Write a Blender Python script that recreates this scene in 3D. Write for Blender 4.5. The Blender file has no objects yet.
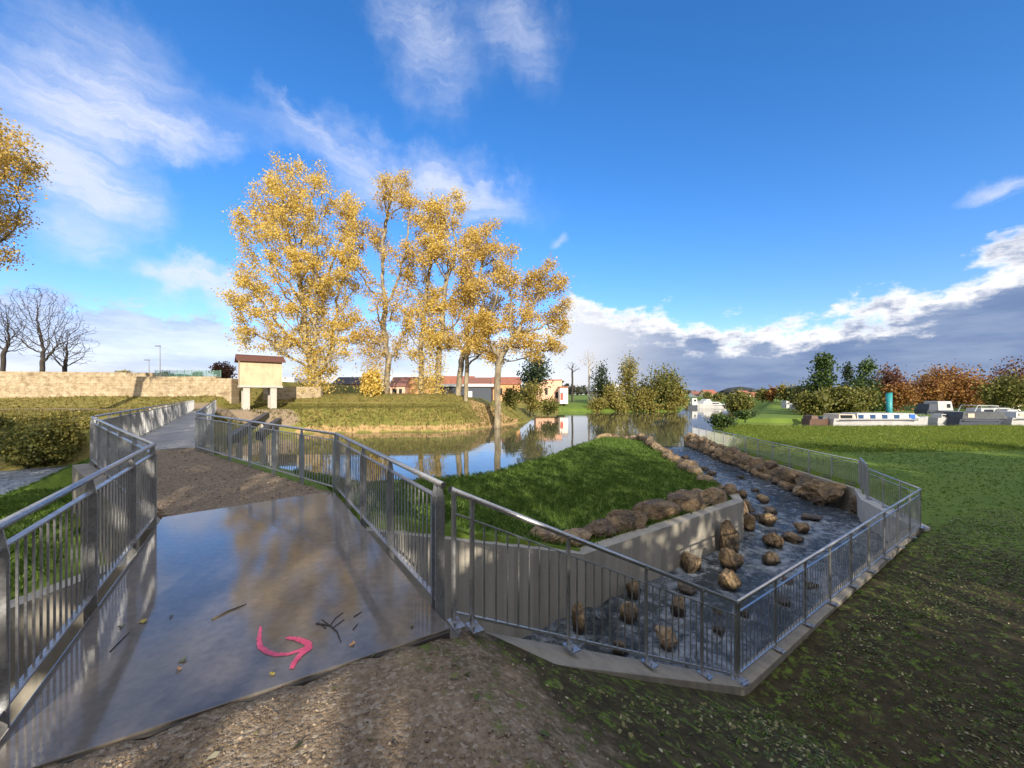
import bpy, bmesh, math, random
import numpy as np
from mathutils import Vector, Matrix, noise as mnoise
random.seed(7); RNG = np.random.default_rng(11)
S = bpy.context.scene
COL = S.collection
H = 1.85; F = 385.0; HY = 395.0
R = math.radians

# ------------------------------------------------------------------ helpers
def at(px, py, z):
    """ground point seen at a pixel, on height z"""
    d = F * (H - z) / (py - HY)
    return Vector(((px - 512) / F * d, d, z))
def atd(px, py, d):
    return Vector(((px - 512) / F * d, d, H + (HY - py) / F * d))
R0 = np.array([-0.64, 3.28]); PD = np.array([-0.56, 0.8285]); PN = np.array([0.8285, 0.56])
def st(s, t, z=0.0):
    p = R0 + PD * s + PN * t
    return Vector((p[0], p[1], z))

def tag(o, label=None, cat=None, group=None, kind=None):
    if label: o['label'] = label
    if cat: o['category'] = cat
    if group: o['group'] = group
    if kind: o['kind'] = kind
    return o
def empty(name, loc, label, cat, group=None, rz=0):
    o = bpy.data.objects.new(name, None); COL.objects.link(o)
    o.location = loc; o.rotation_euler = (0, 0, rz); o.empty_display_size = .2
    return tag(o, label, cat, group)
def copy_tree(o, parent=None):
    c = o.copy(); COL.objects.link(c)
    if parent: c.parent = parent
    for ch in list(o.children): copy_tree(ch, c)
    return c

class MB:
    def __init__(s): s.v = []; s.f = []; s.sm = False
    def add(s, vs, fs):
        n = len(s.v); s.v += [tuple(v) for v in vs]; s.f += [tuple(i + n for i in f) for f in fs]
    def obox(s, c, ax, ay, az):
        """box: centre and three half-axis vectors"""
        c = Vector(c); ax = Vector(ax); ay = Vector(ay); az = Vector(az)
        vs = [c + ax*i + ay*j + az*k for k in (-1,1) for j in (-1,1) for i in (-1,1)]
        s.add(vs, [(0,2,3,1),(4,5,7,6),(0,1,5,4),(2,6,7,3),(1,3,7,5),(0,4,6,2)])
    def box(s, x0,x1,y0,y1,z0,z1):
        s.obox(((x0+x1)/2,(y0+y1)/2,(z0+z1)/2),((x1-x0)/2,0,0),(0,(y1-y0)/2,0),(0,0,(z1-z0)/2))
    def bar(s, a, b, w, h, up=(0,0,1)):
        a = Vector(a); b = Vector(b); d = (b-a); L = d.length; d.normalize()
        side = d.cross(Vector(up)); side.normalize(); u = side.cross(d)
        s.obox((a+b)/2, d*(L/2), side*(w/2), u*(h/2))
    def tube(s, pts, r, n=8, cap=True):
        pts = [Vector(p) for p in pts]; rr = r if isinstance(r, (list, tuple)) else [r]*len(pts)
        base = len(s.v); ref = None
        for i, p in enumerate(pts):
            d = (pts[min(i+1,len(pts)-1)] - pts[max(i-1,0)]).normalized()
            if ref is None:
                ref = Vector((0,0,1)) if abs(d.z) < .9 else Vector((1,0,0))
            a = d.cross(ref).normalized(); b = d.cross(a)
            for k in range(n):
                an = 2*math.pi*k/n
                s.v.append(tuple(p + (a*math.cos(an) + b*math.sin(an))*rr[i]))
        for i in range(len(pts)-1):
            for k in range(n):
                k2 = (k+1) % n
                s.f.append((base+i*n+k, base+(i+1)*n+k, base+(i+1)*n+k2, base+i*n+k2))
        if cap:
            s.f.append(tuple(base+k for k in range(n)))
            e = base+(len(pts)-1)*n
            s.f.append(tuple(e+n-1-k for k in range(n)))
    def prism(s, poly, z0, z1):
        """polygon [(x,y)] between z0 and z1 (numbers or per-vertex lists)"""
        n = len(poly)
        a = z0 if isinstance(z0, (list, tuple)) else [z0]*n
        b = z1 if isinstance(z1, (list, tuple)) else [z1]*n
        vs = [(p[0],p[1],a[i]) for i,p in enumerate(poly)] + [(p[0],p[1],b[i]) for i,p in enumerate(poly)]
        fs = [tuple(range(n-1,-1,-1)), tuple(range(n,2*n))] + [(i,(i+1)%n,n+(i+1)%n,n+i) for i in range(n)]
        s.add(vs, fs)
    def build(s, name, mat, parent=None, smooth=False, bevel=0):
        me = bpy.data.meshes.new(name)
        off = Vector((0,0,0))
        if parent is not None:
            q = parent
            while q is not None: off += q.location; q = q.parent
        me.from_pydata([tuple(Vector(v)-off) for v in s.v], [], s.f); me.update()
        bm = bmesh.new(); bm.from_mesh(me); bmesh.ops.recalc_face_normals(bm, faces=bm.faces)
        if bevel: bmesh.ops.bevel(bm, geom=bm.edges[:], offset=bevel, segments=2, affect='EDGES', profile=.6, clamp_overlap=True)
        bm.to_mesh(me); bm.free()
        if smooth: me.shade_smooth()
        me.materials.append(mat)
        o = bpy.data.objects.new(name, me); COL.objects.link(o)
        if parent is not None: o.parent = parent
        return o
def npmesh(name, V, Fq, mat, parent=None, smooth=False, attrs=None):
    """V (n,3) array, Fq (m,k) index array"""
    V = np.asarray(V, dtype=np.float32).copy(); Fq = np.asarray(Fq, dtype=np.int32); m, k = Fq.shape
    if parent is not None:
        q = parent
        while q is not None: V -= np.array(q.location, dtype=np.float32); q = q.parent
    me = bpy.data.meshes.new(name)
    me.vertices.add(len(V)); me.vertices.foreach_set('co', V.ravel())
    me.loops.add(m*k); me.loops.foreach_set('vertex_index', Fq.ravel())
    me.polygons.add(m); me.polygons.foreach_set('loop_start', np.arange(0, m*k, k, dtype=np.int32))
    for a, val in (attrs or {}).items():
        at_ = me.attributes.new(a, 'FLOAT', 'POINT'); at_.data.foreach_set('value', np.asarray(val, dtype=np.float32))
    me.update(calc_edges=True); me.validate()
    if smooth: me.shade_smooth()
    me.materials.append(mat)
    o = bpy.data.objects.new(name, me); COL.objects.link(o)
    if parent is not None: o.parent = parent
    return o

# ------------------------------------------------------------------ materials
class NT:
    def __init__(s, name):
        s.m = bpy.data.materials.new(name); s.m.use_nodes = True
        s.t = s.m.node_tree; s.t.nodes.clear()
    def n(s, typ, **kw):
        nd = s.t.nodes.new(typ)
        for k, v in kw.items():
            if k.startswith('i_'): nd.inputs[k[2:].replace('_', ' ')].default_value = v
            else: setattr(nd, k, v)
        return nd
    def l(s, a, b): s.t.links.new(a, b)
def rgb(*c): return (c[0], c[1], c[2], 1)
def ramp(nt, fac, stops, interp='LINEAR'):
    r = nt.n('ShaderNodeValToRGB'); r.color_ramp.interpolation = interp
    e = r.color_ramp.elements
    while len(e) < len(stops): e.new(.5)
    for el, (p, c) in zip(e, stops): el.position = p; el.color = c if len(c) == 4 else rgb(*c)
    nt.l(fac, r.inputs[0]); return r.outputs[0]
def mathn(nt, op, a, b=None, c=None, clamp=False):
    m = nt.n('ShaderNodeMath', operation=op, use_clamp=clamp)
    for i, x in enumerate((a, b, c)):
        if x is None: continue
        if isinstance(x, (int, float)): m.inputs[i].default_value = x
        else: nt.l(x, m.inputs[i])
    return m.outputs[0]
def mixc(nt, fac, a, b, mode='MIX'):
    m = nt.n('ShaderNodeMix', data_type='RGBA', blend_type=mode)
    for sock, x in ((m.inputs[0], fac), (m.inputs[6], a), (m.inputs[7], b)):
        if isinstance(x, (int, float)): sock.default_value = x
        elif isinstance(x, tuple): sock.default_value = x if len(x) == 4 else rgb(*x)
        else: nt.l(x, sock)
    return m.outputs[2]
def noise(nt, scale, detail=4, rough=.55, coord=None, dist=0):
    nd = nt.n('ShaderNodeTexNoise'); nd.inputs['Scale'].default_value = scale
    nd.inputs['Detail'].default_value = detail; nd.inputs['Roughness'].default_value = rough
    nd.inputs['Distortion'].default_value = dist
    if coord is None:
        g = nt.n('ShaderNodeNewGeometry'); coord = g.outputs['Position']
    nt.l(coord, nd.inputs['Vector']); return nd.outputs['Fac']
def mapping(nt, scale=(1,1,1), rot=(0,0,0), coord=None):
    m = nt.n('ShaderNodeMapping'); m.inputs['Scale'].default_value = scale; m.inputs['Rotation'].default_value = rot
    if coord is None: coord = nt.n('ShaderNodeNewGeometry').outputs['Position']
    nt.l(coord, m.inputs['Vector']); return m.outputs[0]
def bump(nt, h, strength=.5, dist=.02, prev=None):
    b = nt.n('ShaderNodeBump'); b.inputs['Strength'].default_value = strength; b.inputs['Distance'].default_value = dist
    nt.l(h, b.inputs['Height'])
    if prev is not None: nt.l(prev, b.inputs['Normal'])
    return b.outputs[0]
def principled(nt, color=None, rough=.6, metal=0, normal=None, spec=None):
    p = nt.n('ShaderNodeBsdfPrincipled')
    for k, x in (('Base Color', color), ('Roughness', rough), ('Metallic', metal), ('Normal', normal), ('Specular IOR Level', spec)):
        if x is None: continue
        if isinstance(x, (int, float)): p.inputs[k].default_value = x
        elif isinstance(x, tuple): p.inputs[k].default_value = x if len(x) == 4 else rgb(*x)
        else: nt.l(x, p.inputs[k])
    o = nt.n('ShaderNodeOutputMaterial'); nt.l(p.outputs[0], o.inputs[0])
    return p
def simple(name, col, rough=.6, metal=0, var=.12, scale=6, bmp=0):
    nt = NT(name); f = noise(nt, scale, 5, .6)
    c = ramp(nt, f, [(.3, tuple(x*(1-var) for x in col)), (.7, tuple(min(1, x*(1+var)) for x in col))])
    nrm = bump(nt, noise(nt, scale*6, 3), bmp, .01) if bmp else None
    principled(nt, c, rough, metal, nrm); return nt.m
def leafmat(name, stops, trans=.35, clump=.35, ccol=None):
    nt = NT(name)
    g = nt.n('ShaderNodeNewGeometry')
    f = mathn(nt, 'ADD', mathn(nt, 'MULTIPLY', g.outputs['Random Per Island'], 1-clump), mathn(nt, 'MULTIPLY', noise(nt, .9, 4, .7), clump))
    c = ramp(nt, f, stops)
    d = nt.n('ShaderNodeBsdfPrincipled'); nt.l(c, d.inputs['Base Color']); d.inputs['Roughness'].default_value = .55
    d.inputs['Specular IOR Level'].default_value = .3
    tr = nt.n('ShaderNodeBsdfTranslucent'); nt.l(c, tr.inputs[0])
    mx = nt.n('ShaderNodeMixShader'); mx.inputs[0].default_value = trans
    nt.l(d.outputs[0], mx.inputs[1]); nt.l(tr.outputs[0], mx.inputs[2])
    o = nt.n('ShaderNodeOutputMaterial'); nt.l(mx.outputs[0], o.inputs[0]); return nt.m

def m_steel(name='galvanised_steel', base=.40):
    nt = NT(name)
    v = nt.n('ShaderNodeTexVoronoi'); v.inputs['Scale'].default_value = 40
    nt.l(nt.n('ShaderNodeNewGeometry').outputs['Position'], v.inputs['Vector'])
    f = mathn(nt, 'ADD', mathn(nt, 'MULTIPLY', v.outputs['Distance'], .5), mathn(nt, 'MULTIPLY', noise(nt, 5, 5, .7), .8))
    c = ramp(nt, f, [(.3, (base*.72, base*.75, base*.8)), (.75, (base*1.15, base*1.17, base*1.2))])
    r = ramp(nt, noise(nt, 9, 4), [(.3, (.32,)*3), (.7, (.55,)*3)])
    principled(nt, c, r, .9, bump(nt, noise(nt, 60, 2), .08, .005)); return nt.m
STEEL = m_steel()
DARKCAP = simple('black_rubber', (.02, .02, .02), .5)

def m_concrete(name, base=(.36,.33,.28), stain=.5, board=False):
    nt = NT(name)
    big = noise(nt, 1.1, 6, .65); fine = noise(nt, 25, 4, .6)
    streak = noise(nt, 1, 4, .6, mapping(nt, (5.5, 5.5, .5)))
    c = ramp(nt, big, [(.28, tuple(x*.62 for x in base)), (.5, base), (.75, tuple(x*1.25 for x in base))])
    c = mixc(nt, stain, c, ramp(nt, streak, [(.35, tuple(x*.5 for x in base)), (.6, tuple(x*1.15 for x in base))]))
    c = mixc(nt, .25, c, ramp(nt, fine, [(.3, tuple(x*.7 for x in base)), (.7, tuple(x*1.3 for x in base))]))
    g = nt.n('ShaderNodeNewGeometry')
    sx = nt.n('ShaderNodeSeparateXYZ'); nt.l(g.outputs['Position'], sx.inputs[0])
    nrm = bump(nt, fine, .25, .01)
    if board:   # board marks of the formwork, along the wall
        u = mathn(nt, 'ADD', mathn(nt, 'MULTIPLY', sx.outputs[0], .8285), mathn(nt, 'MULTIPLY', sx.outputs[1], .56))
        saw = mathn(nt, 'FRACT', mathn(nt, 'MULTIPLY', u, 4.2))
        nrm = bump(nt, mathn(nt, 'PINGPONG', saw, .5), .3, .01, nrm)
        cell = nt.n('ShaderNodeTexWhiteNoise', noise_dimensions='1D'); nt.l(mathn(nt, 'FLOOR', mathn(nt, 'MULTIPLY', u, 4.2)), cell.inputs['W'])
        c = mixc(nt, .3, c, ramp(nt, cell.outputs['Value'], [(0, tuple(x*.62 for x in base)), (1, tuple(x*1.4 for x in base))]))
    principled(nt, c, .85, 0, nrm); return nt.m
CONC = m_concrete('concrete'); CONCB = m_concrete('board_marked_concrete', (.30,.28,.235), .45, True)
CONCL = m_concrete('pale_concrete', (.42,.41,.38), .3)

def m_slab():
    nt = NT('wet_concrete_slab')
    n1 = noise(nt, 1.0, 5, .6); n2 = noise(nt, 14, 4, .6)
    c = ramp(nt, n1, [(.3, (.065,.055,.045)), (.5, (.10,.088,.075)), (.7, (.135,.122,.108))])
    c = mixc(nt, .3, c, ramp(nt, n2, [(.35, (.06,.05,.04)), (.7, (.2,.17,.14))]))
    sp = nt.n('ShaderNodeTexVoronoi'); sp.inputs['Scale'].default_value = 16; nt.l(nt.n('ShaderNodeNewGeometry').outputs['Position'], sp.inputs['Vector'])
    spk = mul_ = mathn(nt, 'MULTIPLY', ramp(nt, sp.outputs['Distance'], [(.06, (1,)*3), (.14, (0,)*3)]), ramp(nt, noise(nt, 1.7, 4, .7), [(.48, (0,)*3), (.62, (.8,)*3)]))
    c = mixc(nt, spk, c, (.035,.028,.02))
    dirt = ramp(nt, noise(nt, 1.9, 7, .75), [(.52, (0,)*3), (.68, (.5,)*3)])
    c = mixc(nt, dirt, c, (.21,.16,.11))
    wet = ramp(nt, noise(nt, .55, 4, .6), [(.40, (.02,)*3), (.60, (.05,)*3), (.74, (.24,)*3)])
    nr = bump(nt, noise(nt, 55, 3), .06, .004)
    nr = bump(nt, noise(nt, 5, 3), .02, .01, nr)
    p = principled(nt, c, .5, 0, nr)
    p.inputs['Coat Weight'].default_value = 1; p.inputs['Coat IOR'].default_value = 1.5; p.inputs['Specular IOR Level'].default_value = .25
    nt.l(wet, p.inputs['Coat Roughness']); nt.l(nr, p.inputs['Coat Normal'])
    return nt.m
SLAB = m_slab()

def m_ground():
    nt = NT('ground_cover')
    def A(n):
        a = nt.n('ShaderNodeAttribute', attribute_name=n); return a.outputs['Fac']
    brk = mathn(nt, 'SUBTRACT', noise(nt, 1.6, 6, .7), .5)
    brk2 = mathn(nt, 'SUBTRACT', noise(nt, 9, 4, .65), .5)
    def W(n, k=.9, k2=.7):
        x = mathn(nt, 'ADD', mathn(nt, 'ADD', A(n), mathn(nt, 'MULTIPLY', brk, k)), mathn(nt, 'MULTIPLY', brk2, k2))
        r = nt.n('ShaderNodeMapRange', interpolation_type='SMOOTHSTEP'); r.inputs[1].default_value = .35; r.inputs[2].default_value = .65
        nt.l(x, r.inputs[0]); return r.outputs[0]
    # grass
    gA = noise(nt, .45, 5, .6); gB = noise(nt, 7, 5, .7); gC = noise(nt, 40, 3, .7)
    gr = ramp(nt, gA, [(.3, (.075,.145,.016)), (.5, (.12,.205,.024)), (.72, (.19,.255,.034))])
    gr = mixc(nt, .45, gr, ramp(nt, gB, [(.3, (.045,.085,.01)), (.7, (.2,.27,.045))]))
    gr = mixc(nt, .3, gr, ramp(nt, gC, [(.35, (.02,.035,.006)), (.7, (.18,.22,.05))]))
    # dry / autumn grass
    dr = ramp(nt, gB, [(.3, (.10,.085,.02)), (.55, (.19,.17,.045)), (.75, (.30,.25,.08))])
    dr = mixc(nt, .35, dr, ramp(nt, gA, [(.35, (.09,.12,.02)), (.65, (.3,.22,.08))]))
    # clay
    cl = ramp(nt, gB, [(.3, (.28,.18,.08)), (.7, (.45,.31,.15))])
    # gravel
    v = nt.n('ShaderNodeTexVoronoi'); v.inputs['Scale'].default_value = 42; v.inputs['Randomness'].default_value = 1
    nt.l(nt.n('ShaderNodeNewGeometry').outputs['Position'], v.inputs['Vector'])
    sh = nt.n('ShaderNodeSeparateColor'); nt.l(v.outputs['Color'], sh.inputs[0])
    gv = ramp(nt, sh.outputs[0], [(0, (.13,.095,.06)), (.5, (.26,.195,.13)), (.85, (.36,.29,.21)), (1, (.5,.45,.37))])
    gv = mixc(nt, .55, gv, ramp(nt, noise(nt, 1.1, 5, .65), [(.3, (.16,.12,.075)), (.7, (.25,.19,.13))]))
    # mud
    md = ramp(nt, noise(nt, 5, 6, .7), [(.3, (.022,.018,.009)), (.55, (.055,.044,.022)), (.75, (.10,.08,.045))])
    c = mixc(nt, W('dry'), gr, dr)
    c = mixc(nt, W('clay', .6, .4), c, cl)
    brk = mathn(nt, 'SUBTRACT', noise(nt, 4.5, 6, .75), .5)
    c = mixc(nt, W('mud', 1.1, .9), c, md)
    brk = mathn(nt, 'SUBTRACT', noise(nt, 1.6, 6, .7), .5)
    c = mixc(nt, W('gravel', .7, .6), c, gv)
    hv = mathn(nt, 'MULTIPLY', mathn(nt, 'SUBTRACT', .6, v.outputs['Distance']), A('gravel'))
    nr = bump(nt, hv, .7, .018)
    nr = bump(nt, gC, .6, .03, nr); nr = bump(nt, gB, .6, .08, nr)
    principled(nt, c, .95, 0, nr, .2); return nt.m
GROUND = m_ground()

def m_river():
    nt = NT('river_water')
    a = noise(nt, 1, 3, .55, mapping(nt, (.5, 1.6, 1))); b = noise(nt, 1, 3, .5, mapping(nt, (.12, .3, 1)))
    nr = bump(nt, a, .07, .05); nr = bump(nt, b, .1, .12, nr)
    c = ramp(nt, b, [(.3, (.05,.055,.035)), (.7, (.08,.08,.05))])
    p = principled(nt, c, .03, 0, nr); p.inputs['IOR'].default_value = 1.33
    p.inputs['Specular IOR Level'].default_value = .8
    return nt.m
RIVER = m_river()
def m_rapid():
    nt = NT('running_water')
    w = noise(nt, 1, 2, .5, mapping(nt, (1.2, 1.2, 1.2)))
    a = noise(nt, 3.2, 5, .65, None, 1.2); b = noise(nt, 14, 4, .6, None, .8)
    at_ = nt.n('ShaderNodeAttribute', attribute_name='foam').outputs['Fac']
    x = mathn(nt, 'ADD', mathn(nt, 'ADD', mathn(nt, 'MULTIPLY', a, .75), mathn(nt, 'MULTIPLY', b, .25)), mathn(nt, 'MULTIPLY', at_, .4))
    fm = nt.n('ShaderNodeMapRange', interpolation_type='SMOOTHSTEP'); fm.inputs[1].default_value = .53; fm.inputs[2].default_value = .93
    nt.l(x, fm.inputs[0])
    c = mixc(nt, mathn(nt, 'MULTIPLY', fm.outputs[0], .75), ramp(nt, w, [(.3, (.022,.03,.036)), (.7, (.045,.056,.062))]), (.42,.47,.53))
    nr = bump(nt, a, .8, .14); nr = bump(nt, b, .7, .05, nr)
    ro = mathn(nt, 'ADD', mathn(nt, 'MULTIPLY', fm.outputs[0], .5), .1)
    p = principled(nt, c, ro, 0, nr); p.inputs['IOR'].default_value = 1.33; return nt.m
RAPID = m_rapid()

def m_rock():
    nt = NT('boulder_stone')
    oi = nt.n('ShaderNodeObjectInfo'); tc = nt.n('ShaderNodeTexCoord').outputs['Object']
    g = nt.n('ShaderNodeNewGeometry')
    f = mathn(nt, 'ADD', mathn(nt, 'MULTIPLY', noise(nt, 2.6, 6, .65), .7), mathn(nt, 'MULTIPLY', mathn(nt, 'SUBTRACT', oi.outputs['Random'], .5), .35))
    c = ramp(nt, f, [(.18, (.08,.055,.03)), (.33, (.22,.145,.07)), (.48, (.38,.26,.13)), (.62, (.47,.37,.23))])
    c = mixc(nt, .4, c, ramp(nt, noise(nt, 11, 5, .7), [(.32, (.04,.03,.02)), (.5, (.2,.14,.08)), (.7, (.36,.29,.2))]))
    # dark lichen patches
    c = mixc(nt, ramp(nt, noise(nt, 1.9, 6, .75), [(.5, (0,)*3), (.6, (.72,)*3)]), c, (.06,.052,.044))
    px_ = nt.n('ShaderNodeSeparateXYZ'); nt.l(g.outputs['Position'], px_.inputs[0])
    hw = mathn(nt, 'SUBTRACT', px_.outputs[2], mathn(nt, 'MULTIPLY_ADD', px_.outputs[1], .0215, -3.14))
    hw = mathn(nt, 'ADD', hw, mathn(nt, 'MULTIPLY', mathn(nt, 'SUBTRACT', noise(nt, 4, 3), .5), .22))
    wetm = ramp(nt, hw, [(.10, (1,)*3), (.24, (0,)*3)])
    c = mixc(nt, mathn(nt, 'MULTIPLY', wetm, .8), c, (.022,.017,.011))
    crk = nt.n('ShaderNodeTexVoronoi', feature='DISTANCE_TO_EDGE'); crk.inputs['Scale'].default_value = 2.3
    dm = nt.n('ShaderNodeVectorMath', operation='MULTIPLY_ADD'); nn_ = nt.n('ShaderNodeTexNoise'); nn_.inputs['Scale'].default_value = 3; nt.l(tc, nn_.inputs['Vector']); nt.l(nn_.outputs['Color'], dm.inputs[0]); dm.inputs[1].default_value = (.5,.5,.5); nt.l(tc, dm.inputs[2]); nt.l(dm.outputs[0], crk.inputs['Vector'])
    ck = ramp(nt, crk.outputs['Distance'], [(.0, (0,)*3), (.05, (1,)*3)])
    nr = bump(nt, ck, .7, .05)
    nr = bump(nt, noise(nt, 7, 6, .7), .9, .07, nr); nr = bump(nt, noise(nt, 35, 3, .6), .5, .012, nr)
    principled(nt, c, mathn(nt, 'MULTIPLY_ADD', wetm, -.5, .82), 0, nr); return nt.m
ROCK = m_rock()
def m_bark(name, a, b, sc=3):
    nt = NT(name)
    f = noise(nt, sc, 5, .7, mapping(nt, (1,1,.35)))
    c = ramp(nt, f, [(.35, a), (.6, b)])
    principled(nt, c, .9, 0, bump(nt, noise(nt, sc*4, 4), .5, .04)); return nt.m
PLANEBARK = m_bark('plane_bark', (.08,.06,.04), (.31,.26,.17), 1.6)
BARK = m_bark('dark_bark', (.02,.017,.014), (.05,.04,.033))
BIRCHB = m_bark('pale_bark', (.2,.17,.13), (.5,.46,.4))

def m_stonewall():
    nt = NT('old_stone_masonry')
    pos = nt.n('ShaderNodeNewGeometry').outputs['Position']
    sx = nt.n('ShaderNodeSeparateXYZ'); nt.l(pos, sx.inputs[0])
    cb = nt.n('ShaderNodeCombineXYZ'); nt.l(sx.outputs[0], cb.inputs[0]); nt.l(sx.outputs[2], cb.inputs[1])
    br = nt.n('ShaderNodeTexBrick'); nt.l(cb.outputs[0], br.inputs['Vector'])
    br.inputs['Scale'].default_value = 1; br.inputs['Brick Width'].default_value = .75; br.inputs['Row Height'].default_value = .33
    br.inputs['Mortar Size'].default_value = .018; br.inputs['Color1'].default_value = rgb(.22,.165,.10); br.inputs['Color2'].default_value = rgb(.44,.37,.25)
    br.inputs['Mortar'].default_value = rgb(.12,.09,.055)
    c = mixc(nt, .6, br.outputs['Color'], ramp(nt, noise(nt, 1.6, 8, .75), [(.36, (.15,.10,.05)), (.5, (.34,.265,.155)), (.64, (.46,.39,.28))]))
    # dark weathering at the coping, patchy
    c = mixc(nt, ramp(nt, noise(nt, .5, 6, .75, mapping(nt, (1,1,2.5))), [(.56, (0,)*3), (.68, (.8,)*3)]), c, (.12,.075,.04))
    principled(nt, c, .9, 0, bump(nt, br.outputs['Fac'], -.4, .03)); return nt.m
STONEW = m_stonewall()

L_GOLD = leafmat('golden_leaves', [(.14, (.20,.115,.02)), (.36, (.50,.33,.06)), (.55, (.68,.51,.12)), (.8, (.80,.70,.30))], .42, .68)
L_GOLD2 = leafmat('ochre_leaves', [(.14, (.19,.11,.022)), (.38, (.45,.29,.06)), (.6, (.63,.46,.12)), (.85, (.76,.62,.27))], .4, .68)
L_OLIVE = leafmat('olive_leaves', [(.1, (.05,.06,.012)), (.5, (.13,.14,.03)), (.9, (.28,.24,.06))])
L_YEL = leafmat('yellow_green_leaves', [(.1, (.08,.08,.016)), (.5, (.21,.185,.04)), (.9, (.40,.33,.09))])
L_GREEN = leafmat('green_leaves', [(.1, (.02,.04,.01)), (.5, (.05,.09,.018)), (.9, (.11,.15,.035))])
L_DARK = leafmat('dark_green_needles', [(.1, (.008,.018,.008)), (.5, (.02,.04,.016)), (.9, (.06,.075,.03))], .15)
L_RUST = leafmat('rust_leaves', [(.1, (.09,.035,.012)), (.5, (.23,.10,.026)), (.9, (.38,.23,.06))])
L_PURP = leafmat('brown_purple_leaves', [(.1, (.05,.025,.02)), (.5, (.13,.06,.04)), (.9, (.24,.12,.06))])
GRASSM = leafmat('grass_blades', [(.1, (.07,.13,.024)), (.5, (.15,.26,.045)), (.9, (.26,.36,.085))], .3, .5)
DRYM = leafmat('dry_grass_blades', [(.1, (.09,.085,.02)), (.5, (.2,.17,.045)), (.9, (.38,.3,.1))], .3, .5)
LITTER = leafmat('leaf_litter', [(.1, (.04,.06,.014)), (.5, (.085,.11,.03)), (.8, (.22,.20,.08)), (.97, (.55,.50,.36))], .15, .2)
PEBBLE = leafmat('pebble_stone', [(.1, (.11,.08,.055)), (.6, (.24,.18,.125)), (.93, (.36,.30,.22)), (1, (.55,.52,.46))], 0, .2)

# ------------------------------------------------------------------ terrain
def seg_dist(P, poly, closed=True):
    """distance of points P (n,2) to a polyline and inside flag"""
    poly = np.asarray(poly, float); n = len(poly)
    d = np.full(len(P), 1e9); ins = np.zeros(len(P), bool)
    for i in range(n if closed else n-1):
        a = poly[i]; b = poly[(i+1) % n]; ab = b-a
        t = np.clip(((P-a) @ ab)/(ab @ ab), 0, 1)
        d = np.minimum(d, np.hypot(*(P - (a + t[:,None]*ab)).T))
        if closed:
            c = ((a[1] > P[:,1]) != (b[1] > P[:,1]))
            with np.errstate(divide='ignore', invalid='ignore'):
                xx = (b[0]-a[0])*(P[:,1]-a[1])/(b[1]-a[1]+1e-12)+a[0]
            ins ^= c & (P[:,0] < xx)
    return d, ins
def ss(a, b, x):
    t = np.clip((x-a)/(b-a), 0, 1); return t*t*(3-2*t)
def vnoise(P, sc, seed=0):
    """cheap smooth noise from sines"""
    r = np.random.default_rng(seed); z = np.zeros(len(P))
    for k in range(6):
        a = r.uniform(0, 2*math.pi); w = sc*r.uniform(.6, 1.7); ph = r.uniform(0, 6.28)
        z += np.sin((P[:,0]*math.cos(a)+P[:,1]*math.sin(a))*w+ph)
    return z/6

Apt = np.array([-5.05,5.62]); Bpt = np.array([-10.3,9.45]); R1 = np.array([-3.37,7.32]); Bq = np.array([-9.74,11.9])
BD = np.array([-.6,.8]); BN = np.array([.8,.6])
M_ = np.array([11.8,11.1]); N_ = np.array([12.9,14.1]); O_ = np.array([14.2,15.7]); DF = np.array([15.9,34.0])
W2 = np.array([7.75,12.8]); W2r = np.array([8.3,14.45])
LB = [(8.3,14.4),(9.2,20),(10.2,26),(11,31)]
w1 = st(3.3,-2.43); 
def sxy(s,t): v = st(s,t); return (v.x, v.y)
CH = [sxy(.02,-14), sxy(.02,.1), sxy(-.2,4.41), tuple(M_), tuple(N_), tuple(O_), (15.0,24), (15.2,31), (15.6,36), (11.2,36), (11,31),(10.2,26),(9.2,20),(8.3,14.62),sxy(3.36,12.12), sxy(3.36,3), sxy(3.36,-14)]
POND = [(11,30.5),(9.6,33.6),(7.4,34.2),(4.2,28.6),(1.2,22.8),(-2,18.2),(-6,16.6),(-10,15.8),(-14.0,14.6),
        (-16.5,17.5),(-24,27.5),(-30,35.5),(-31,38.5),(-27,41),(-20,43),(-14,44),(-8.2,44),(-4.5,47),(-1.7,53),(2.5,60),(4.2,72),(7,95),(12,98),(26,99),(42,99),(46,104),(56,125),(62,170),(60,260),
        (100,260),(92,170),(84,130),(62,96),(44,72),(35,62),(40,58.5),(80,62),(150,72),(150,60),(80,50.5),(50,48.5),(33,48),(29.5,52),(27,52),(23,44),(19,38.2),(16.5,35.5),(14,33)]
LOWR = [(-24,27.5),(-28.6,24.4),(-26.0,20.4),(-24.2,17.7),(-40,12),(-90,4),(-90,22),(-45,23.5),(-33.4,25),(-31.4,26.6),(-27,31),(-28,36),(-25,34)]

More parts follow.
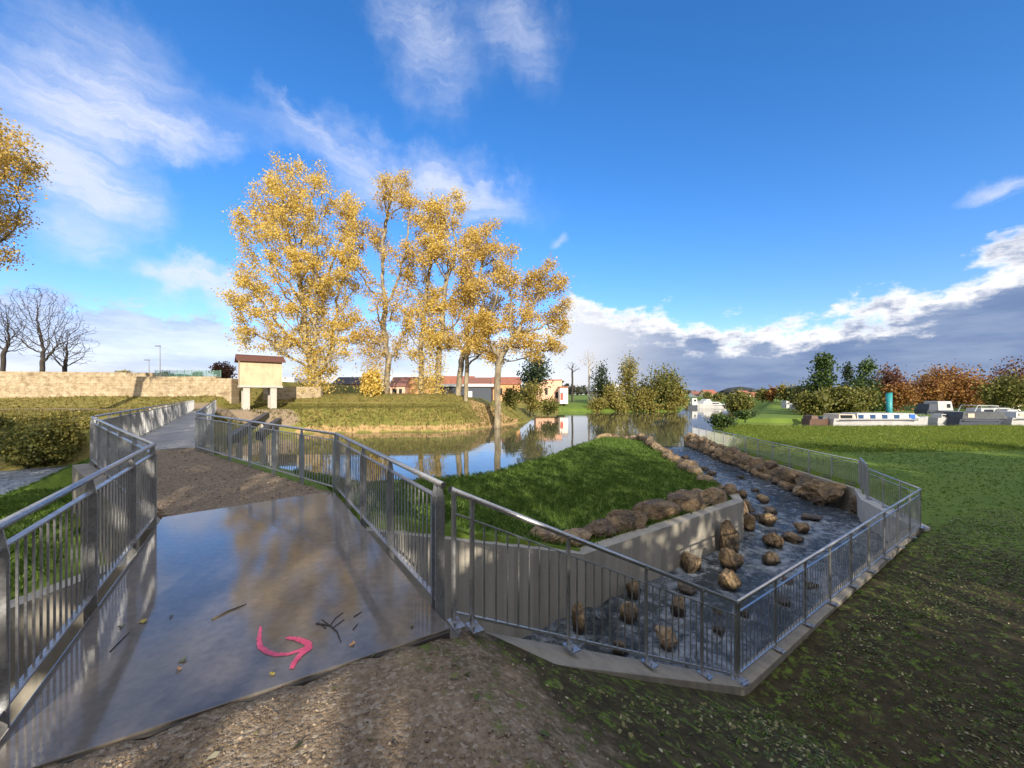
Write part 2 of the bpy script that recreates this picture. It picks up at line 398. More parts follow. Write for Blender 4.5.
def terrain(P):
    P = np.asarray(P, float); x, y = P[:,0], P[:,1]
    rel = P-R0; s = rel@PD; t = rel@PN
    # --- right field and the slope down from the path
    zr = np.interp(t, [-60,-9,-4,-2.6,-.15,.3,2,4.4,7,14,40,2000], [-3.2,-2.6,-1.2,0,0,-.22,-1.13,-2.33,-2.28,-2.10,-2.0,-2.0])
    zr = zr + .04*vnoise(P, 1.1, 3)*ss(.3,2,t) + .10*vnoise(P, .35, 4)*ss(8,20,t)
    # --- island right of path / fence 3
    d3, _ = seg_dist(P, [tuple(R0), tuple(R1), tuple(Bq), tuple(Bq+BD*4)], False)
    zi = np.maximum(-.06-.36*np.maximum(d3-.25,0), -1.78-.004*d3) + .05*vnoise(P, .9, 5)*ss(.5,3,d3)
    zi = np.where(zi < -1.7, -1.7+(zi+1.7)*.6, zi)
    z = zr.copy()
    isl = (s > 1.6) & (x < 16)
    # --- path embankment
    pathz = np.interp(s, [4.9, 12.5], [0, .2])
    PATH = [sxy(1.6,-2.45), sxy(1.6,0), tuple(R1), tuple(Bq), tuple(Bq+BD*.6), tuple(Bq+BD*.6-BN*1.95), tuple(Bpt), tuple(Apt)]
    dp, ip = seg_dist(P, PATH)
    left = ~ip & (s > 1.6) & ((P-Bpt)@BN < (-.2)) & (s < 26)
    left |= ~ip & (s > 1.6) & (t < -2.4) & (s < 9)
    zl = np.maximum(-1.0-.16*dp, -2.9) + .08*vnoise(P, .8, 6)
    z = np.where(isl, zi, z)
    z = np.where(left & (y < 30), zl, z)
    z = np.where(ip, pathz-.012, z)
    z = np.where((t < .05) & (t > -2.6) & (s < 1), z-.012, z)
    z = np.where((s > -.12-.05*(t+2.4)) & (s < 4.6) & (t < .12) & (t > -2.5), np.minimum(z,-.3), z)
    # --- far bank: terrace, levee, wall terrace
    fy = y + .12*np.maximum(x+4,0) - .04*np.minimum(x+20,0)
    far = (y > 37) & (x < 12)
    zf = np.interp(y, [37,40,46,50,54.5,57,64,110,180,2000], [.15,.2,.2,.35,1.85,2.0,1.3,1.2,1.6,3])
    zf_l = np.interp(y, [30,36,42,44,47.5,60,2000], [-.9,-.2,.3,.35,1.6,4.0,4.0])
    kx = ss(-36,-34,-x*-1)  # 0 left of -36, 1 right of -34
    zf2 = zf_l*(1-kx)+zf*kx
    lev_end = ss(-9,-2,x); zterr = np.interp(y, [40,50,60,70,85,100,120,400], [.1,.15,.1,-.5,-1.2,-1.6,1.2,2])
    zf2 = zf2*(1-lev_end)+zterr*lev_end
    farw = far | ((x < -31) & (y > 28))
    z = np.where(farw, zf2 + .10*vnoise(P,.5,8), z)
    # --- far opposite shore right of centre
    z = np.where((y > 88) & (x >= 12), np.interp(y, [88,100,110,140,400,2000], [-1.7,-1.7,-.6,.2,2,4]), z)
    # the meadow behind the marina
    z = np.where((x > 28) & (y > 56) & (y <= 100), -1.75+.1*vnoise(P,.3,9), z)
    # --- water bodies
    for poly, wl, sl in ((POND, -2.4, .85), (LOWR, -3.1, .55)):
        d, ins = seg_dist(P, poly)
        bank = wl-.12+sl*d+.12*vnoise(P, 1.3, 10)
        z = np.where(ins, np.minimum(wl-.15-.5*np.minimum(d,3), z), np.where(ip, z, np.minimum(z, np.maximum(bank, wl+.03))))
    d, ins = seg_dist(P, CH)
    z = np.where(ins, -3.7, z)
    return z, s, t, dp, ip
def zat(x, y): return float(terrain(np.array([[x,y]]))[0][0])

def axis(segs):
    out = [segs[0][0]]
    for a, b, step in segs:
        n = max(1, round((b-a)/step)); out += list(a+(b-a)*np.arange(1,n+1)/n)
    return np.array(out)
gx = axis([(-1500,-300,150),(-300,-100,20),(-100,-40,2),(-40,-16,.45),(-16,18,.13),(18,40,.4),(40,100,1.5),(100,300,20),(300,1500,150)])
gy = axis([(-60,-10,5),(-10,0,.6),(0,17,.13),(17,40,.27),(40,66,.4),(66,130,1.6),(130,300,12),(300,2500,200)])
GXX, GYY = np.meshgrid(gx, gy); GP = np.c_[GXX.ravel(), GYY.ravel()]
gz, gs, gt, gdp, gip = terrain(GP)
dch, ich = seg_dist(GP, CH)
# masks (kinds of ground cover)
a_grav = np.maximum(ss(.2,-.95,gt+.16*gs)*(gs < 2)*ss(-9,-4,gt), gip*1.0)
a_grav = np.maximum(a_grav, .56*ss(1.3,.2,gt)*(gs < 0)*(gt > -.8))
near_slope = (gs < 1) & (gt > -.9) & ~gip
a_mud = np.where(near_slope, .17+.56*ss(26,10,gt)*ss(9,-4,gs)*ss(14,5,np.hypot(GP[:,0]-5,GP[:,1]-3)*.8), 0)
a_mud = np.maximum(a_mud, np.where(near_slope, .66*ss(3.5,.3,gt)*ss(-.9,.1,gt), 0))
a_mud = np.maximum(a_mud, np.where(near_slope & (GP[:,1] < 11.5), .5*ss(16,11,GP[:,0]), 0))
a_mud = np.maximum(a_mud, ich*1.0)
a_dry = np.where((GP[:,1] > 37) & (GP[:,0] < 12),   .62+.3*ss(49.6,50.4,GP[:,1])*ss(57,55,GP[:,1]), 0) + np.where((GP[:,1] > 23)&(GP[:,0] < -23-.35*(GP[:,1]-23)), .7, 0) 
hutpath = np.hypot((GP[:,0]+33)/9, (GP[:,1]-43.5)/2.2)
a_grav = np.maximum(a_grav, .8*ss(1.15,.85,hutpath)); a_grav = np.maximum(a_grav, .9*((np.abs(GP[:,1]-42.3) < .9)&(GP[:,0] < -33)))
a_clay = .95*ss(1.3,.7,np.hypot((GP[:,0]+1.5)/4.5, (GP[:,1]-54)/3.5)) + .75*((GP[:,0] < 1)&(GP[:,0] > -24)&(np.abs(gz+2.0) < .35)&(GP[:,1] > 40))
nx, ny = len(gx), len(gy)
ii, jj = np.meshgrid(np.arange(nx-1), np.arange(ny-1)); q0 = (jj*nx+ii).ravel()
Q = np.c_[q0, q0+1, q0+nx+1, q0+nx]
cx = GP[Q].mean(1); cgr = a_grav[Q].mean(1); cs = gs[Q].mean(1); ct = gt[Q].mean(1); cz = gz[Q].mean(1)
cls = np.full(len(Q), 0)
cls[(cx[:,1] > 36)] = 1
cls[(cs < 1.2) & (ct > .4) & (cx[:,0] < 40) & (cx[:,1] < 36)] = 2
cls[(cgr > .6) & (cx[:,1] < 36)] = 3
GV = np.c_[GP, gz]
for k, nm in ((0,'island_ground'),(1,'far_bank_ground'),(2,'field_slope'),(3,'gravel_path')):
    q = Q[cls == k]; u, inv = np.unique(q, return_inverse=True)
    o = npmesh(nm, GV[u], inv.reshape(q.shape), GROUND, None, True, dict(gravel=a_grav[u], mud=a_mud[u], dry=a_dry[u], clay=a_clay[u]))
    tag(o, kind='structure')

# ------------------------------------------------------------------ water
def polysheet(name, poly, z, mat):
    bm = bmesh.new(); vs = [bm.verts.new((p[0],p[1],z)) for p in poly]; f = bm.faces.new(vs)
    bmesh.ops.triangulate(bm, faces=[f]); bmesh.ops.recalc_face_normals(bm, faces=bm.faces)
    me = bpy.data.meshes.new(name); bm.to_mesh(me); bm.free(); me.materials.append(mat)
    if me.polygons[0].normal.z < 0: me.flip_normals()
    o = bpy.data.objects.new(name, me); COL.objects.link(o); return tag(o, kind='structure')
pw = [(11.5,31.8),(10.2,32),(8,33),(5,27),(2,21.5),(-2,17),(-6,15.4),(-10,14.6),(-13.4,13.8),(-15.9,17.1),(-31.5,38),(-32,41),(-20,46),(-8,47.5),(-4,51),(-1,58),(2,75),(6,98),(12,100),(42,101),(55,127),(58,270),
      (105,270),(95,170),(88,130),(66,96),(46,70),(40,63),(80,65),(152,76),(152,58),(80,48.5),(50,46.8),(33,46),(29,49),(24,42.8),(19,36.6),(15.3,33.6),(15.1,31.8)]
polysheet('river_water', pw, -2.4, RIVER)
# turbulent lower river left of the bridge
g1 = np.linspace(-95,-11,300); g2 = np.linspace(4,38,170); X,Y = np.meshgrid(g1,g2); P2 = np.c_[X.ravel(),Y.ravel()]
zz = -3.1+.05*vnoise(P2,3,21)+.04*vnoise(P2,6,22)
keep = ((P2-Bpt)@BN < 0.0)
n1, n2 = 300, 170; i_, j_ = np.meshgrid(np.arange(n1-1), np.arange(n2-1)); q = (j_*n1+i_).ravel(); q = np.c_[q,q+1,q+n1+1,q+n1]
pathy = (terrain(P2)[3] > .5)
q = q[keep[q].all(1) & pathy[q].all(1)]
tag(npmesh('lower_river_water', np.c_[P2,zz], q, RAPID, None, True, dict(foam=np.full(len(P2),.62))), kind='structure')
# fish pass water
stn = [(st(3.25,-14),st(.05,-14),-3.15),(st(3.25,-3),st(.05,-3),-3.05),(st(3.25,4.8),st(-.15,4.5),-3.0),(Vector((7.7,12.7,0)),Vector((11.8,11.3,0)),-2.9),
       (Vector((8.2,14.4,0)),Vector((13.1,14.2,0)),-2.86),(Vector((9.0,20,0)),Vector((14.8,20,0)),-2.72),(Vector((10,26,0)),Vector((15.1,26,0)),-2.58),(Vector((10.8,31,0)),Vector((15.4,31,0)),-2.44),(Vector((11.,33,0)),Vector((15.7,33,0)),-2.405)]
NA, NB = 420, 64
tt = np.linspace(0, len(stn)-1, NA); V = []
lens = [0]
for a, b in zip(stn, stn[1:]): lens.append(lens[-1]+((a[0]+a[1])/2-(b[0]+b[1])/2).length)
ll = np.linspace(0, lens[-1], NA)
tt = np.interp(ll, lens, range(len(stn)))
for T in tt:
    i = min(int(T), len(stn)-2); f = T-i
    a = stn[i][0].lerp(stn[i+1][0], f); b = stn[i][1].lerp(stn[i+1][1], f); z = stn[i][2]*(1-f)+stn[i+1][2]*f
    for w in np.linspace(0,1,NB):
        p = a.lerp(b, w); V.append((p.x, p.y, z))
V = np.array(V)
amp = np.repeat(np.interp(ll, [0, lens[-1]-4, lens[-1]], [1,1,.1]), NB)
V[:,2] += amp*(.06*vnoise(V[:,:2],2.2,31)+.06*vnoise(V[:,:2],5.5,32)+.035*vnoise(V[:,:2],11,33))
i_, j_ = np.meshgrid(np.arange(NB-1), np.arange(NA-1)); q = (j_*NB+i_).ravel(); q = np.c_[q,q+1,q+NB+1,q+NB]
CHW = V
tag(npmesh('fish_pass_water', V, q, RAPID, None, True, dict(foam=amp*(.32+.35*vnoise(V[:,:2],1.1,34)))), kind='structure')
def zwater(x, y):
    d = (V[:,0]-x)**2+(V[:,1]-y)**2; return float(V[d.argmin(),2])

# ------------------------------------------------------------------ concrete walls
def wall_thing(name, label, cat, poly, z0, z1, mat, bevel=.012):
    b = MB(); b.prism(poly, z0, z1)
    o = b.build(name, mat, None, bevel=bevel); return tag(o, label, cat)
# long channel wall on island side: one straight wall whose top slopes then runs level, with a short return at its end
def wtop(t): return float(np.interp(t, [-14,-9,-2.5,-.3,4.9,12.2], [-2.4,-2.0,-.12,-.12,-1.74,-1.68]))
b = MB()
tsx = [-13,-9,-2.55]
def strip(b, s0, s1, ts, topf, bot):
    for a, c in zip(ts, ts[1:]):
        p = [sxy(s0,a), sxy(s0,c), sxy(s1,c), sxy(s1,a)]
        b.prism(p, bot, [topf(a)]*1+[topf(c)]*2+[topf(a)])
ring = []
prof = [(-.3,wtop(-.3)),(1.5,wtop(1.5)),(3.3,wtop(3.3)),(4.9,wtop(4.9)),(12.2,wtop(12.2))]
prof = [(-13,-2.35),(-9,-2.0),(-2.6,-.15)] + prof
vs = []; fs = []
for (t_, z_) in prof:
    for s_ in (3.2, 3.54):
        a = st(s_, t_, -4.0); c = st(s_, t_, z_); vs += [a, c]
for i in range(len(prof)-1):
    o_ = i*4; n_ = o_+4
    fs += [(o_,n_,n_+1,o_+1),(o_+2,o_+3,n_+3,n_+2),(o_+1,n_+1,n_+3,o_+3)]
fs += [(0,1,3,2),(len(vs)-4,len(vs)-2,len(vs)-1,len(vs)-3)]
b.add(vs, fs)
e = st(3.2,12.2); e2 = st(3.54,12.2)
rp = [(e.x,e.y),(8.5,14.7),(8.1,14.85),(e2.x,e2.y)]
b.prism([(e.x+.002,e.y+.003),rp[1],rp[2],(e2.x,e2.y+.003)], -4.0, -1.684)
tag(b.build('channel_wall', CONCB), 'board marked concrete wall of the stream below the boulder row, its top falling away from the slab', 'wall')
# near wall below the sloping railing, right side wall below M-N
def capz(t): return float(np.interp(t, [-14,-2.6,.0,.1,4.41,14.75], [-.2,-.1,-.1,-.06,-2.2,-1.98]))
vs=[]; fs=[]
prof = [-2.5,0.02,4.41,14.72]
for t_ in prof:
    for s_ in ((-.02,-.42) if t_ < 1 else ((-.16,-.42) if t_ < 4.2 else (-.24,-.46))):
        vs += [st(s_,t_,-4.0), st(s_,t_,capz(t_)-(0 if s_ > -.3 else .03))]
for i in range(len(prof)-1):
    o_ = i*4; n_ = o_+4
    fs += [(o_,o_+1,n_+1,n_),(o_+2,n_+2,n_+3,o_+3),(o_+1,o_+3,n_+3,n_+1)]
fs += [(0,2,3,1),(len(vs)-4,len(vs)-3,len(vs)-1,len(vs)-2)]
b = MB(); b.add(vs, fs)
tag(b.build('basin_wall', m_concrete('weathered_concrete', (.25,.225,.18), .5), None, bevel=.01), 'concrete kerb wall carrying the railing that descends and runs along the near side of the stream', 'wall')
b = MB()
m0 = st(-.27,14.725); m1 = st(-.55,14.725)
b.prism([(m0.x,m0.y),(m1.x,m1.y),(M_[0]+.32,M_[1]+.05),(N_[0]+.42,N_[1]-.1),(13.75,15.0),(O_[0]+.3,O_[1]+.15),(O_[0]-.15,O_[1]+.1),(N_[0]-.05,N_[1]+.1)], -4.0, -1.985)
tag(b.build('corner_wall', CONCL, None, bevel=.012), 'pale concrete end wall facing the stream at the far right railing corner', 'wall')
b = MB()
p0 = Vector((O_[0]-.12,O_[1]+.12,0)); p1 = Vector((DF[0]-.1,DF[1]+.5,0)); dd = (p1-p0).normalized(); nn = Vector((dd.y,-dd.x,0))
b.prism([(p0.x,p0.y),(p0.x+nn.x*.42,p0.y+nn.y*.42),(p1.x+nn.x*.42,p1.y+nn.y*.42),(p1.x,p1.y)], -4.0, -1.99)
tag(b.build('ledge_wall', CONC, None, bevel=.01), 'grey concrete ledge between the long meadow railing and the piled bank boulders', 'wall')
# retaining wall under the left zigzag railing
b = MB()
A2 = Vector((Apt[0],Apt[1],0)); B2 = Vector((Bpt[0],Bpt[1],0)); d = (B2-A2).normalized(); n_ = Vector((-d.y,d.x,0)) * -1
if n_.x > 0: n_ = -n_
Be = B2 + d*.35
b.prism([(A2.x-d.x*.1,A2.y-d.y*.1),(Be.x,Be.y),(Be.x+n_.x*.3,Be.y+n_.y*.3),(A2.x+n_.x*.3-d.x*.1,A2.y+n_.y*.3-d.y*.1)], -3.6, [-.02,.14,.14,-.02])
tag(b.build('retaining_wall', m_concrete('dark_concrete', (.2,.18,.15), .5), None, bevel=.012), 'concrete retaining wall under the zigzag railing on the left of the path', 'wall')
# weir below the bridge
b = MB(); a = Bpt - BN*.1 + BD*2.2; c = Bpt - BN*.1 + BD*38
b.prism([tuple(a),tuple(a+BN*.6),tuple(c+BN*.6),tuple(c)], -4.4, -2.25)
tag(b.build('weir', CONC), 'low concrete weir crossing the river under the long footbridge', 'weir')

# ------------------------------------------------------------------ slab and bridge
sl = empty('walkway_slab', st(2.4,-1.2,-.2), 'wet shiny concrete slab spanning the stream in the foreground, with a pink arrow sprayed on it', 'slab bridge')
b = MB(); b.prism([sxy(-.15,-2.43), sxy(-.27,0), sxy(5.02,0), sxy(4.72,-2.43)], -.24, 0.0)
b.build('deck', SLAB, sl, bevel=.008)
b = MB(); b.prism([sxy(-.172,-2.42),sxy(-.292,-.02),sxy(-.272,-.02),sxy(-.152,-2.42)], -.2, -.016)
b.build('steel_edge', simple('rusted_edge', (.05,.045,.04), .6), sl)
# pink arrow
def m_spray():
    nt = NT('pink_spray_paint')
    e = nt.n('ShaderNodeAttribute', attribute_name='cover').outputs['Fac']
    f = mathn(nt, 'ADD', e, mathn(nt, 'MULTIPLY', mathn(nt, 'SUBTRACT', noise(nt, 60, 5, .8), .5), 2.0))
    f = mathn(nt, 'ADD', f, mathn(nt, 'MULTIPLY', mathn(nt, 'SUBTRACT', noise(nt, 16, 4, .7), .5), 1.5))
    a = nt.n('ShaderNodeMapRange', interpolation_type='SMOOTHSTEP'); a.inputs[1].default_value = .28; a.inputs[2].default_value = .62; a.inputs[4].default_value = .92; nt.l(f, a.inputs[0])
    p = principled(nt, ramp(nt, noise(nt, 14, 4, .7), [(.3, (.46,.045,.11)), (.7, (.76,.11,.21))]), .45)
    nt.l(a.outputs[0], p.inputs['Alpha']); return nt.m
PINK = m_spray()
def stroke(pts, ws):
    P = [at(x,y,0) for x,y in pts]; Q_ = []; W_ = []
    for i in range(len(P)-1):
        for k in range(8): Q_.append(P[i].lerp(P[i+1], k/8)); W_.append(ws[i]+(ws[i+1]-ws[i])*k/8)
    Q_.append(P[-1]); W_.append(ws[-1]); V = []; A = []; Fq = []
    for i, p in enumerate(Q_):
        d = (Q_[min(i+2,len(Q_)-1)]-Q_[max(i-2,0)]).normalized(); n = Vector((-d.y,d.x,0))
        for k, c in ((-1,0),(-.5,.8),(0,1),(.5,.8),(1,0)):
            V.append(p+n*W_[i]*k+Vector((0,0,.004))); A.append(c*(0 if i in (0,len(Q_)-1) else 1))
    for i in range(len(Q_)-1):
        for k in range(4): a = i*5+k; Fq.append((a,a+1,a+6,a+5))
    return np.array([tuple(v) for v in V]), np.array(Fq), A
V0, F0, A0 = stroke([(261,626),(259,638),(260,647),(266,652),(276,655),(288,654.5),(300,651),(308,647)], [.012,.02,.024,.026,.026,.024,.024,.022])
o = npmesh('painted_arrow', V0, F0, PINK, None, False, dict(cover=A0)); tag(o, 'bright pink arrow sprayed on the wet slab, curving to the right', 'painted mark')
V1, F1, A1 = stroke([(286,638),(297,639.5),(308,644),(309,649),(301,655),(295,662),(291,670)], [.018,.028,.034,.034,.03,.026,.02]); V1[:,2] += .002
npmesh('arrow_head', V1, F1, PINK, o, False, dict(cover=A1))

br = empty('footbridge', (Bq[0],Bq[1],.2), 'long narrow grey footbridge deck leading over the river to the hut', 'footbridge')
DECKM = m_concrete('bridge_deck_concrete', (.24,.24,.235), .15)
b = MB(); a0 = Bq+BD*.3; a1 = Bq-BN*1.95+BD*.3; L_ = 38.6
b.prism([tuple(a0),tuple(a0+BD*L_),tuple(a1+BD*L_),tuple(a1)], -.02, .215); b.build('deck', DECKM, br, bevel=.01)
for k in (.25,1.7):
    b = MB(); p = Bq-BN*k+BD*.3; q_ = p+BD*L_
    b.bar((p[0],p[1],-.25),(q_[0],q_[1],-.25),.18,.45); b.build('beam', STEEL, br)
for k in (12, 25):
    p = Bq+BD*k-BN*.98
    b = MB(); b.obox((p[0],p[1],-2.1),(BN[0]*.85,BN[1]*.85,0),(BD[0]*.25,BD[1]*.25,0),(0,0,1.6)); b.build('pier', CONC, br)

# ------------------------------------------------------------------ railings
def railing(label, a, c, za, zc, posts, style='flat', h=1.1, pick=.115, out=None, plates=False, gap=.125, ext=(0,0)):
    a = Vector((a[0],a[1],za)); c = Vector((c[0],c[1],zc)); D = c-a; Lh = Vector((D.x,D.y,0)).length
    dh = Vector((D.x,D.y,0))/Lh; sd = Vector((dh.y,-dh.x,0)); up = Vector((0,0,1))
    P = lambda u, z=0, w=0: a + D*(u/Lh) + up*z + sd*w
    root = empty('railing', a, label, 'railing')
    far = (a+c).length/2 > 22
    b = MB(); b.tube([P(-ext[0],h), P(Lh+ext[1],h)], .026, 10); hr = b.build('handrail', STEEL, root, smooth=False)
    for k in hr.data.polygons: k.use_smooth = len(k.vertices) == 4
    if plates != 'nocap':
        for u, sg in ((-ext[0]-.002,-1),(Lh+ext[1]+.002,1)):
            b = MB(); b.tube([P(u,h), P(u+sg*.006,h)], .024, 10); b.build('end_cap', DARKCAP, hr)
    for u in posts:
        b = MB()
        if style == 'flat':
            p = P(u)
            for (z0, z1, w0, w1) in ((-.18, h-.16, .042, .042), (h-.16, h-.02, .042, .018)):
                vs = [p+up*z0-sd*w0-dh*.006, p+up*z0+sd*w0-dh*.006, p+up*z0+sd*w0+dh*.006, p+up*z0-sd*w0+dh*.006,
                      p+up*z1-sd*w1-dh*.006, p+up*z1+sd*w1-dh*.006, p+up*z1+sd*w1+dh*.006, p+up*z1-sd*w1+dh*.006]
                b.add(vs, [(0,1,2,3),(7,6,5,4),(0,4,5,1),(1,5,6,2),(2,6,7,3),(3,7,4,0)])
        else:
            b.tube([P(u,-.01), P(u,h-.07), P(u,h-.03,.006), P(u,h-.005,.012)], .03 if far else .022, 8)
            b.obox(P(u,.004)+sd*.05, dh*.05, sd*.085, up*.005)
            for q in (-.03,.03):
                b.tube([P(u+q,.0)+sd*.1, P(u+q,.028)+sd*.1], .011, 6)
        b.build('post', STEEL, root)
    ed = [0]+list(posts)+[Lh] if posts[0] > .2 else list(posts)+([Lh] if posts[-1] < Lh-.2 else [])
    tr, brl = (h-gap, .07)
    for u0, u1 in zip(ed, ed[1:]):
        if u1-u0 < .06: continue
        b = MB()
        if style == 'flat':
            b.bar(P(u0+.008,tr), P(u1-.008,tr), .045, .012); b.bar(P(u0+.008,brl), P(u1-.008,brl), .045, .012)
        else:
            b.bar(P(u0+.02,tr), P(u1-.02,tr), .03, .012); b.bar(P(u0+.02,brl), P(u1-.02,brl), .035, .02)
        n = max(1, round((u1-u0)/pick))
        for k in range(1, n):
            u = u0+(u1-u0)*k/n
            b.obox((P(u,tr)+P(u,brl))/2, dh*(.008 if far else .0058), sd*(.008 if far else .0058), up*((tr-brl)/2))
        b.build('picket_panel', STEEL, root)
    return root
def along(a, c, step, n=None):
    L = math.hypot(c[0]-a[0], c[1]-a[1]); n = n or max(1, round(L/step)); return [L*k/n for k in range(n+1)]
# left of the slab
a = sxy(-.02,-2.47); c = sxy(4.32,-2.47)
railing('galvanised flat post railing along the left edge of the wet slab, nearest to the viewer', a, c, .02, .04, [.06,.30,1.78,3.17,4.28], pick=.105, ext=(.0,.05))
c2 = (Apt[0]-.02,Apt[1]+.06)
c2 = (c[0]-.05, c[1]+.05)
railing('galvanised zigzag railing on the left, above the retaining wall between the slab and the footbridge', c2, Bpt, .04, .2, along(c2,Bpt,1.3), pick=.11, ext=(.05,.05))
bl_end = Bpt+BD*40.6
bl0 = Bpt+BD*.15+BN*.02
railing('long galvanised railing on the left side of the footbridge, reaching to the far bank', bl0, bl_end, .22, .22, along(bl0,bl_end,1.5), pick=.115)
# right of slab
a = sxy(.0,.05); c = sxy(4.92,.05)
railing('galvanised flat post railing along the right edge of the wet slab', a, c, -.02, -.0, [.05,.14,1.5,2.83,3.9,4.86], pick=.105, ext=(.02,.03))
a3 = (c[0]-.06, c[1]+.05)
railing('galvanised railing right of the gravel path, between the slab and the footbridge', a3, Bq, -.0, .18, along(a3,Bq,1.3), pick=.11, ext=(.04,.03))
b0 = Bq+BD*.12; b1 = Bq+BD*38.8
railing('long galvanised railing on the right side of the footbridge, ending near the hut', b0, b1, .22, .22, along(b0,b1,1.5), pick=.115)
# descending and basin railings
a = sxy(-.1,.11); K = sxy(-.33,4.41)
Lc = math.hypot(K[0]-a[0],K[1]-a[1])
railing('sloping tube post railing that descends steeply from the slab to the low corner', a, K, -.06, -2.2, [.0,.17,1.24,2.40,3.48,Lc-.03], 'tube', pick=.118, gap=.19, ext=(.03,.04))
Ke = sxy(-.33,4.46); Me = sxy(-.47,14.65)
railing('long tube post railing along the near side of the stream, low corner to far right', Ke, Me, -2.2, -1.97, along(Ke,Me,1.14), 'tube', pick=.118, gap=.15, ext=(.04,.04))
Mf = (Me[0]+.07, Me[1]+.07); Nn = (N_[0]+.18,N_[1]+.02)
railing('short railing closing the far right corner of the stream, turned away from the viewer', Mf, Nn, -1.97, -1.97, along(Mf,Nn,1.1), 'tube', gap=.15)
railing('narrow gate panel railing beside the meadow, between the corner and the long far railing', (Nn[0]+.03,Nn[1]+.1), (O_[0]+.02,O_[1]+.02), -1.97, -1.97, along(Nn,O_,1.0), 'tube', pick=.06, gap=.08, h=1.25)
railing('far railing on the concrete ledge between the boulder bank and the meadow', (O_[0]+.1,O_[1]+.16), (DF[0]+.08,DF[1]), -1.97, -1.97, along(O_,DF,1.5), 'tube', pick=.1, gap=.12)

# ------------------------------------------------------------------ boulders
def rock_mesh(seed, flat=1.0):
    r = random.Random(seed); bm = bmesh.new()
    for k in range(24):
        v = Vector((r.gauss(0,1), r.gauss(0,1), r.gauss(0,1))).normalized()
        e = 1/((abs(v.x)**3.2+abs(v.y)**3.2+abs(v.z)**3.2)**(1/3.2))
        v = v*e*r.uniform(.78,1.06); bm.verts.new(Vector((v.x*.47, v.y*.4, v.z*.36*flat)))
    res = bmesh.ops.convex_hull(bm, input=bm.verts)
    bmesh.ops.delete(bm, geom=[g for g in res['geom_interior'] if isinstance(g, bmesh.types.BMVert)], context='VERTS')
    bmesh.ops.bevel(bm, geom=bm.edges[:], offset=.05, segments=2, affect='EDGES', profile=.5, clamp_overlap=True)
    bmesh.ops.triangulate(bm, faces=bm.faces)
    for _ in range(2):
        bmesh.ops.subdivide_edges(bm, edges=[e for e in bm.edges if e.calc_length() > .07], cuts=1, use_grid_fill=True)
        bmesh.ops.triangulate(bm, faces=bm.faces)
    off = Vector((seed*3.1, seed*1.7, 0))
    for v in bm.verts:
        n = mnoise.fractal(v.co*3+off, .8, 2, 4)*.06 + mnoise.fractal(v.co*10+off, .7, 2, 3)*.022 - .03*max(0, mnoise.noise(v.co*4.5+off*2)-.25)
        v.co += v.co.normalized()*n
    bmesh.ops.recalc_face_normals(bm, faces=bm.faces)
    me = bpy.data.meshes.new('boulder'); bm.to_mesh(me); bm.free(); me.shade_smooth(); me.materials.append(ROCK)
    me.set_sharp_from_angle(angle=R(26)); return me
ROCKS = [rock_mesh(k+1) for k in range(12)]
def boulder(x, y, z, sx, sy, sz, label, group, k=None, rz=None, tilt=.25):
    o = bpy.data.objects.new('boulder', ROCKS[random.randrange(12) if k is None else k]); COL.objects.link(o)
    o.location = (x,y,z); o.scale = (sx,sy,sz)
    o.rotation_euler = (random.uniform(-tilt,tilt), random.uniform(-tilt,tilt), random.uniform(0,6.28) if rz is None else rz)
    return tag(o, label, 'boulder', group)
G1 = 'boulders standing in the stream'
chan = [ # base px, py, width px, height px, label
 (736,572,28,32,'squat brown boulder in the stream at the foot of the tall pointed one'),
 (733,556,26,52,'tall pointed boulder in the stream close to the end of the concrete wall'),
 (695,572,27,26,'squarish brown boulder against the foot of the board marked wall'),
 (752,534,17,26,'leaning brown boulder just past the end of the concrete wall'),
 (734,592,25,26,'rounded ochre boulder in the stream below the stacked pair'),
 (777,550,24,22,'rounded tan boulder in midstream right of the stacked pair'),
 (775,566,22,16,'low flat tan boulder in midstream below the rounded one'),
 (771,528,20,20,'pointed brown boulder in midstream level with the wall end'),
 (807,536,20,15,'low ochre boulder near the right side of the stream'),
 (797,544,22,14,'dark wet boulder touching the low ochre one'),
 (690,594,28,14,'dark half sunk boulder below the squarish one'),
 (635,598,18,32,'upright orange brown boulder behind the sloping railing'),
 (631,622,26,30,'dark upright boulder behind the second post from the low corner'),
 (681,616,22,26,'tan upright boulder behind the last panel of the sloping railing'),
 (580,632,20,44,'tall ochre boulder half hidden behind the sloping railing at the wall foot'),
 (622,654,20,18,'small pale boulder close behind the sloping railing'),
 (670,648,34,22,'speckled brown boulder nearest to the low railing corner'),
 (721,632,16,12,'small tan boulder just left of the low corner post'),
 (746,616,16,12,'small brown boulder just right of the low corner post'),
 (788,604,22,10,'dark nearly submerged boulder behind the long near railing'),
 (765,508,14,12,'small dark boulder upstream in midstream, left of the right bank'),
 (773,517,18,10,'low dark boulder upstream beside the pointed brown one'),
 (815,524,20,8,'flat boulder barely breaking the water near the right bank'),
 (790,584,14,8,'flat wet boulder in midstream behind the long near railing'),
 (744,502,14,14,'brown boulder beside the upstream corner of the wall return'),
 (746,512,16,12,'reddish boulder at the water edge below the wall return'),
]
ROCKXY = []
for i, (px, py, w, hp, lab) in enumerate(chan):
    p = at(px, py, -2.93); sc = p.y/F*math.hypot(1,(px-512)/F)**.3
    W = w*sc*.9; Hh = hp*sc*1.02
    zb = zwater(p.x, p.y); ROCKXY.append((p.x,p.y+W*.3,W*.5))
    o = boulder(p.x, p.y+W*.3, zb+Hh*.26, W, W*.95, Hh*1.05, lab, G1, i % 12, random.uniform(0,6.28), .18)
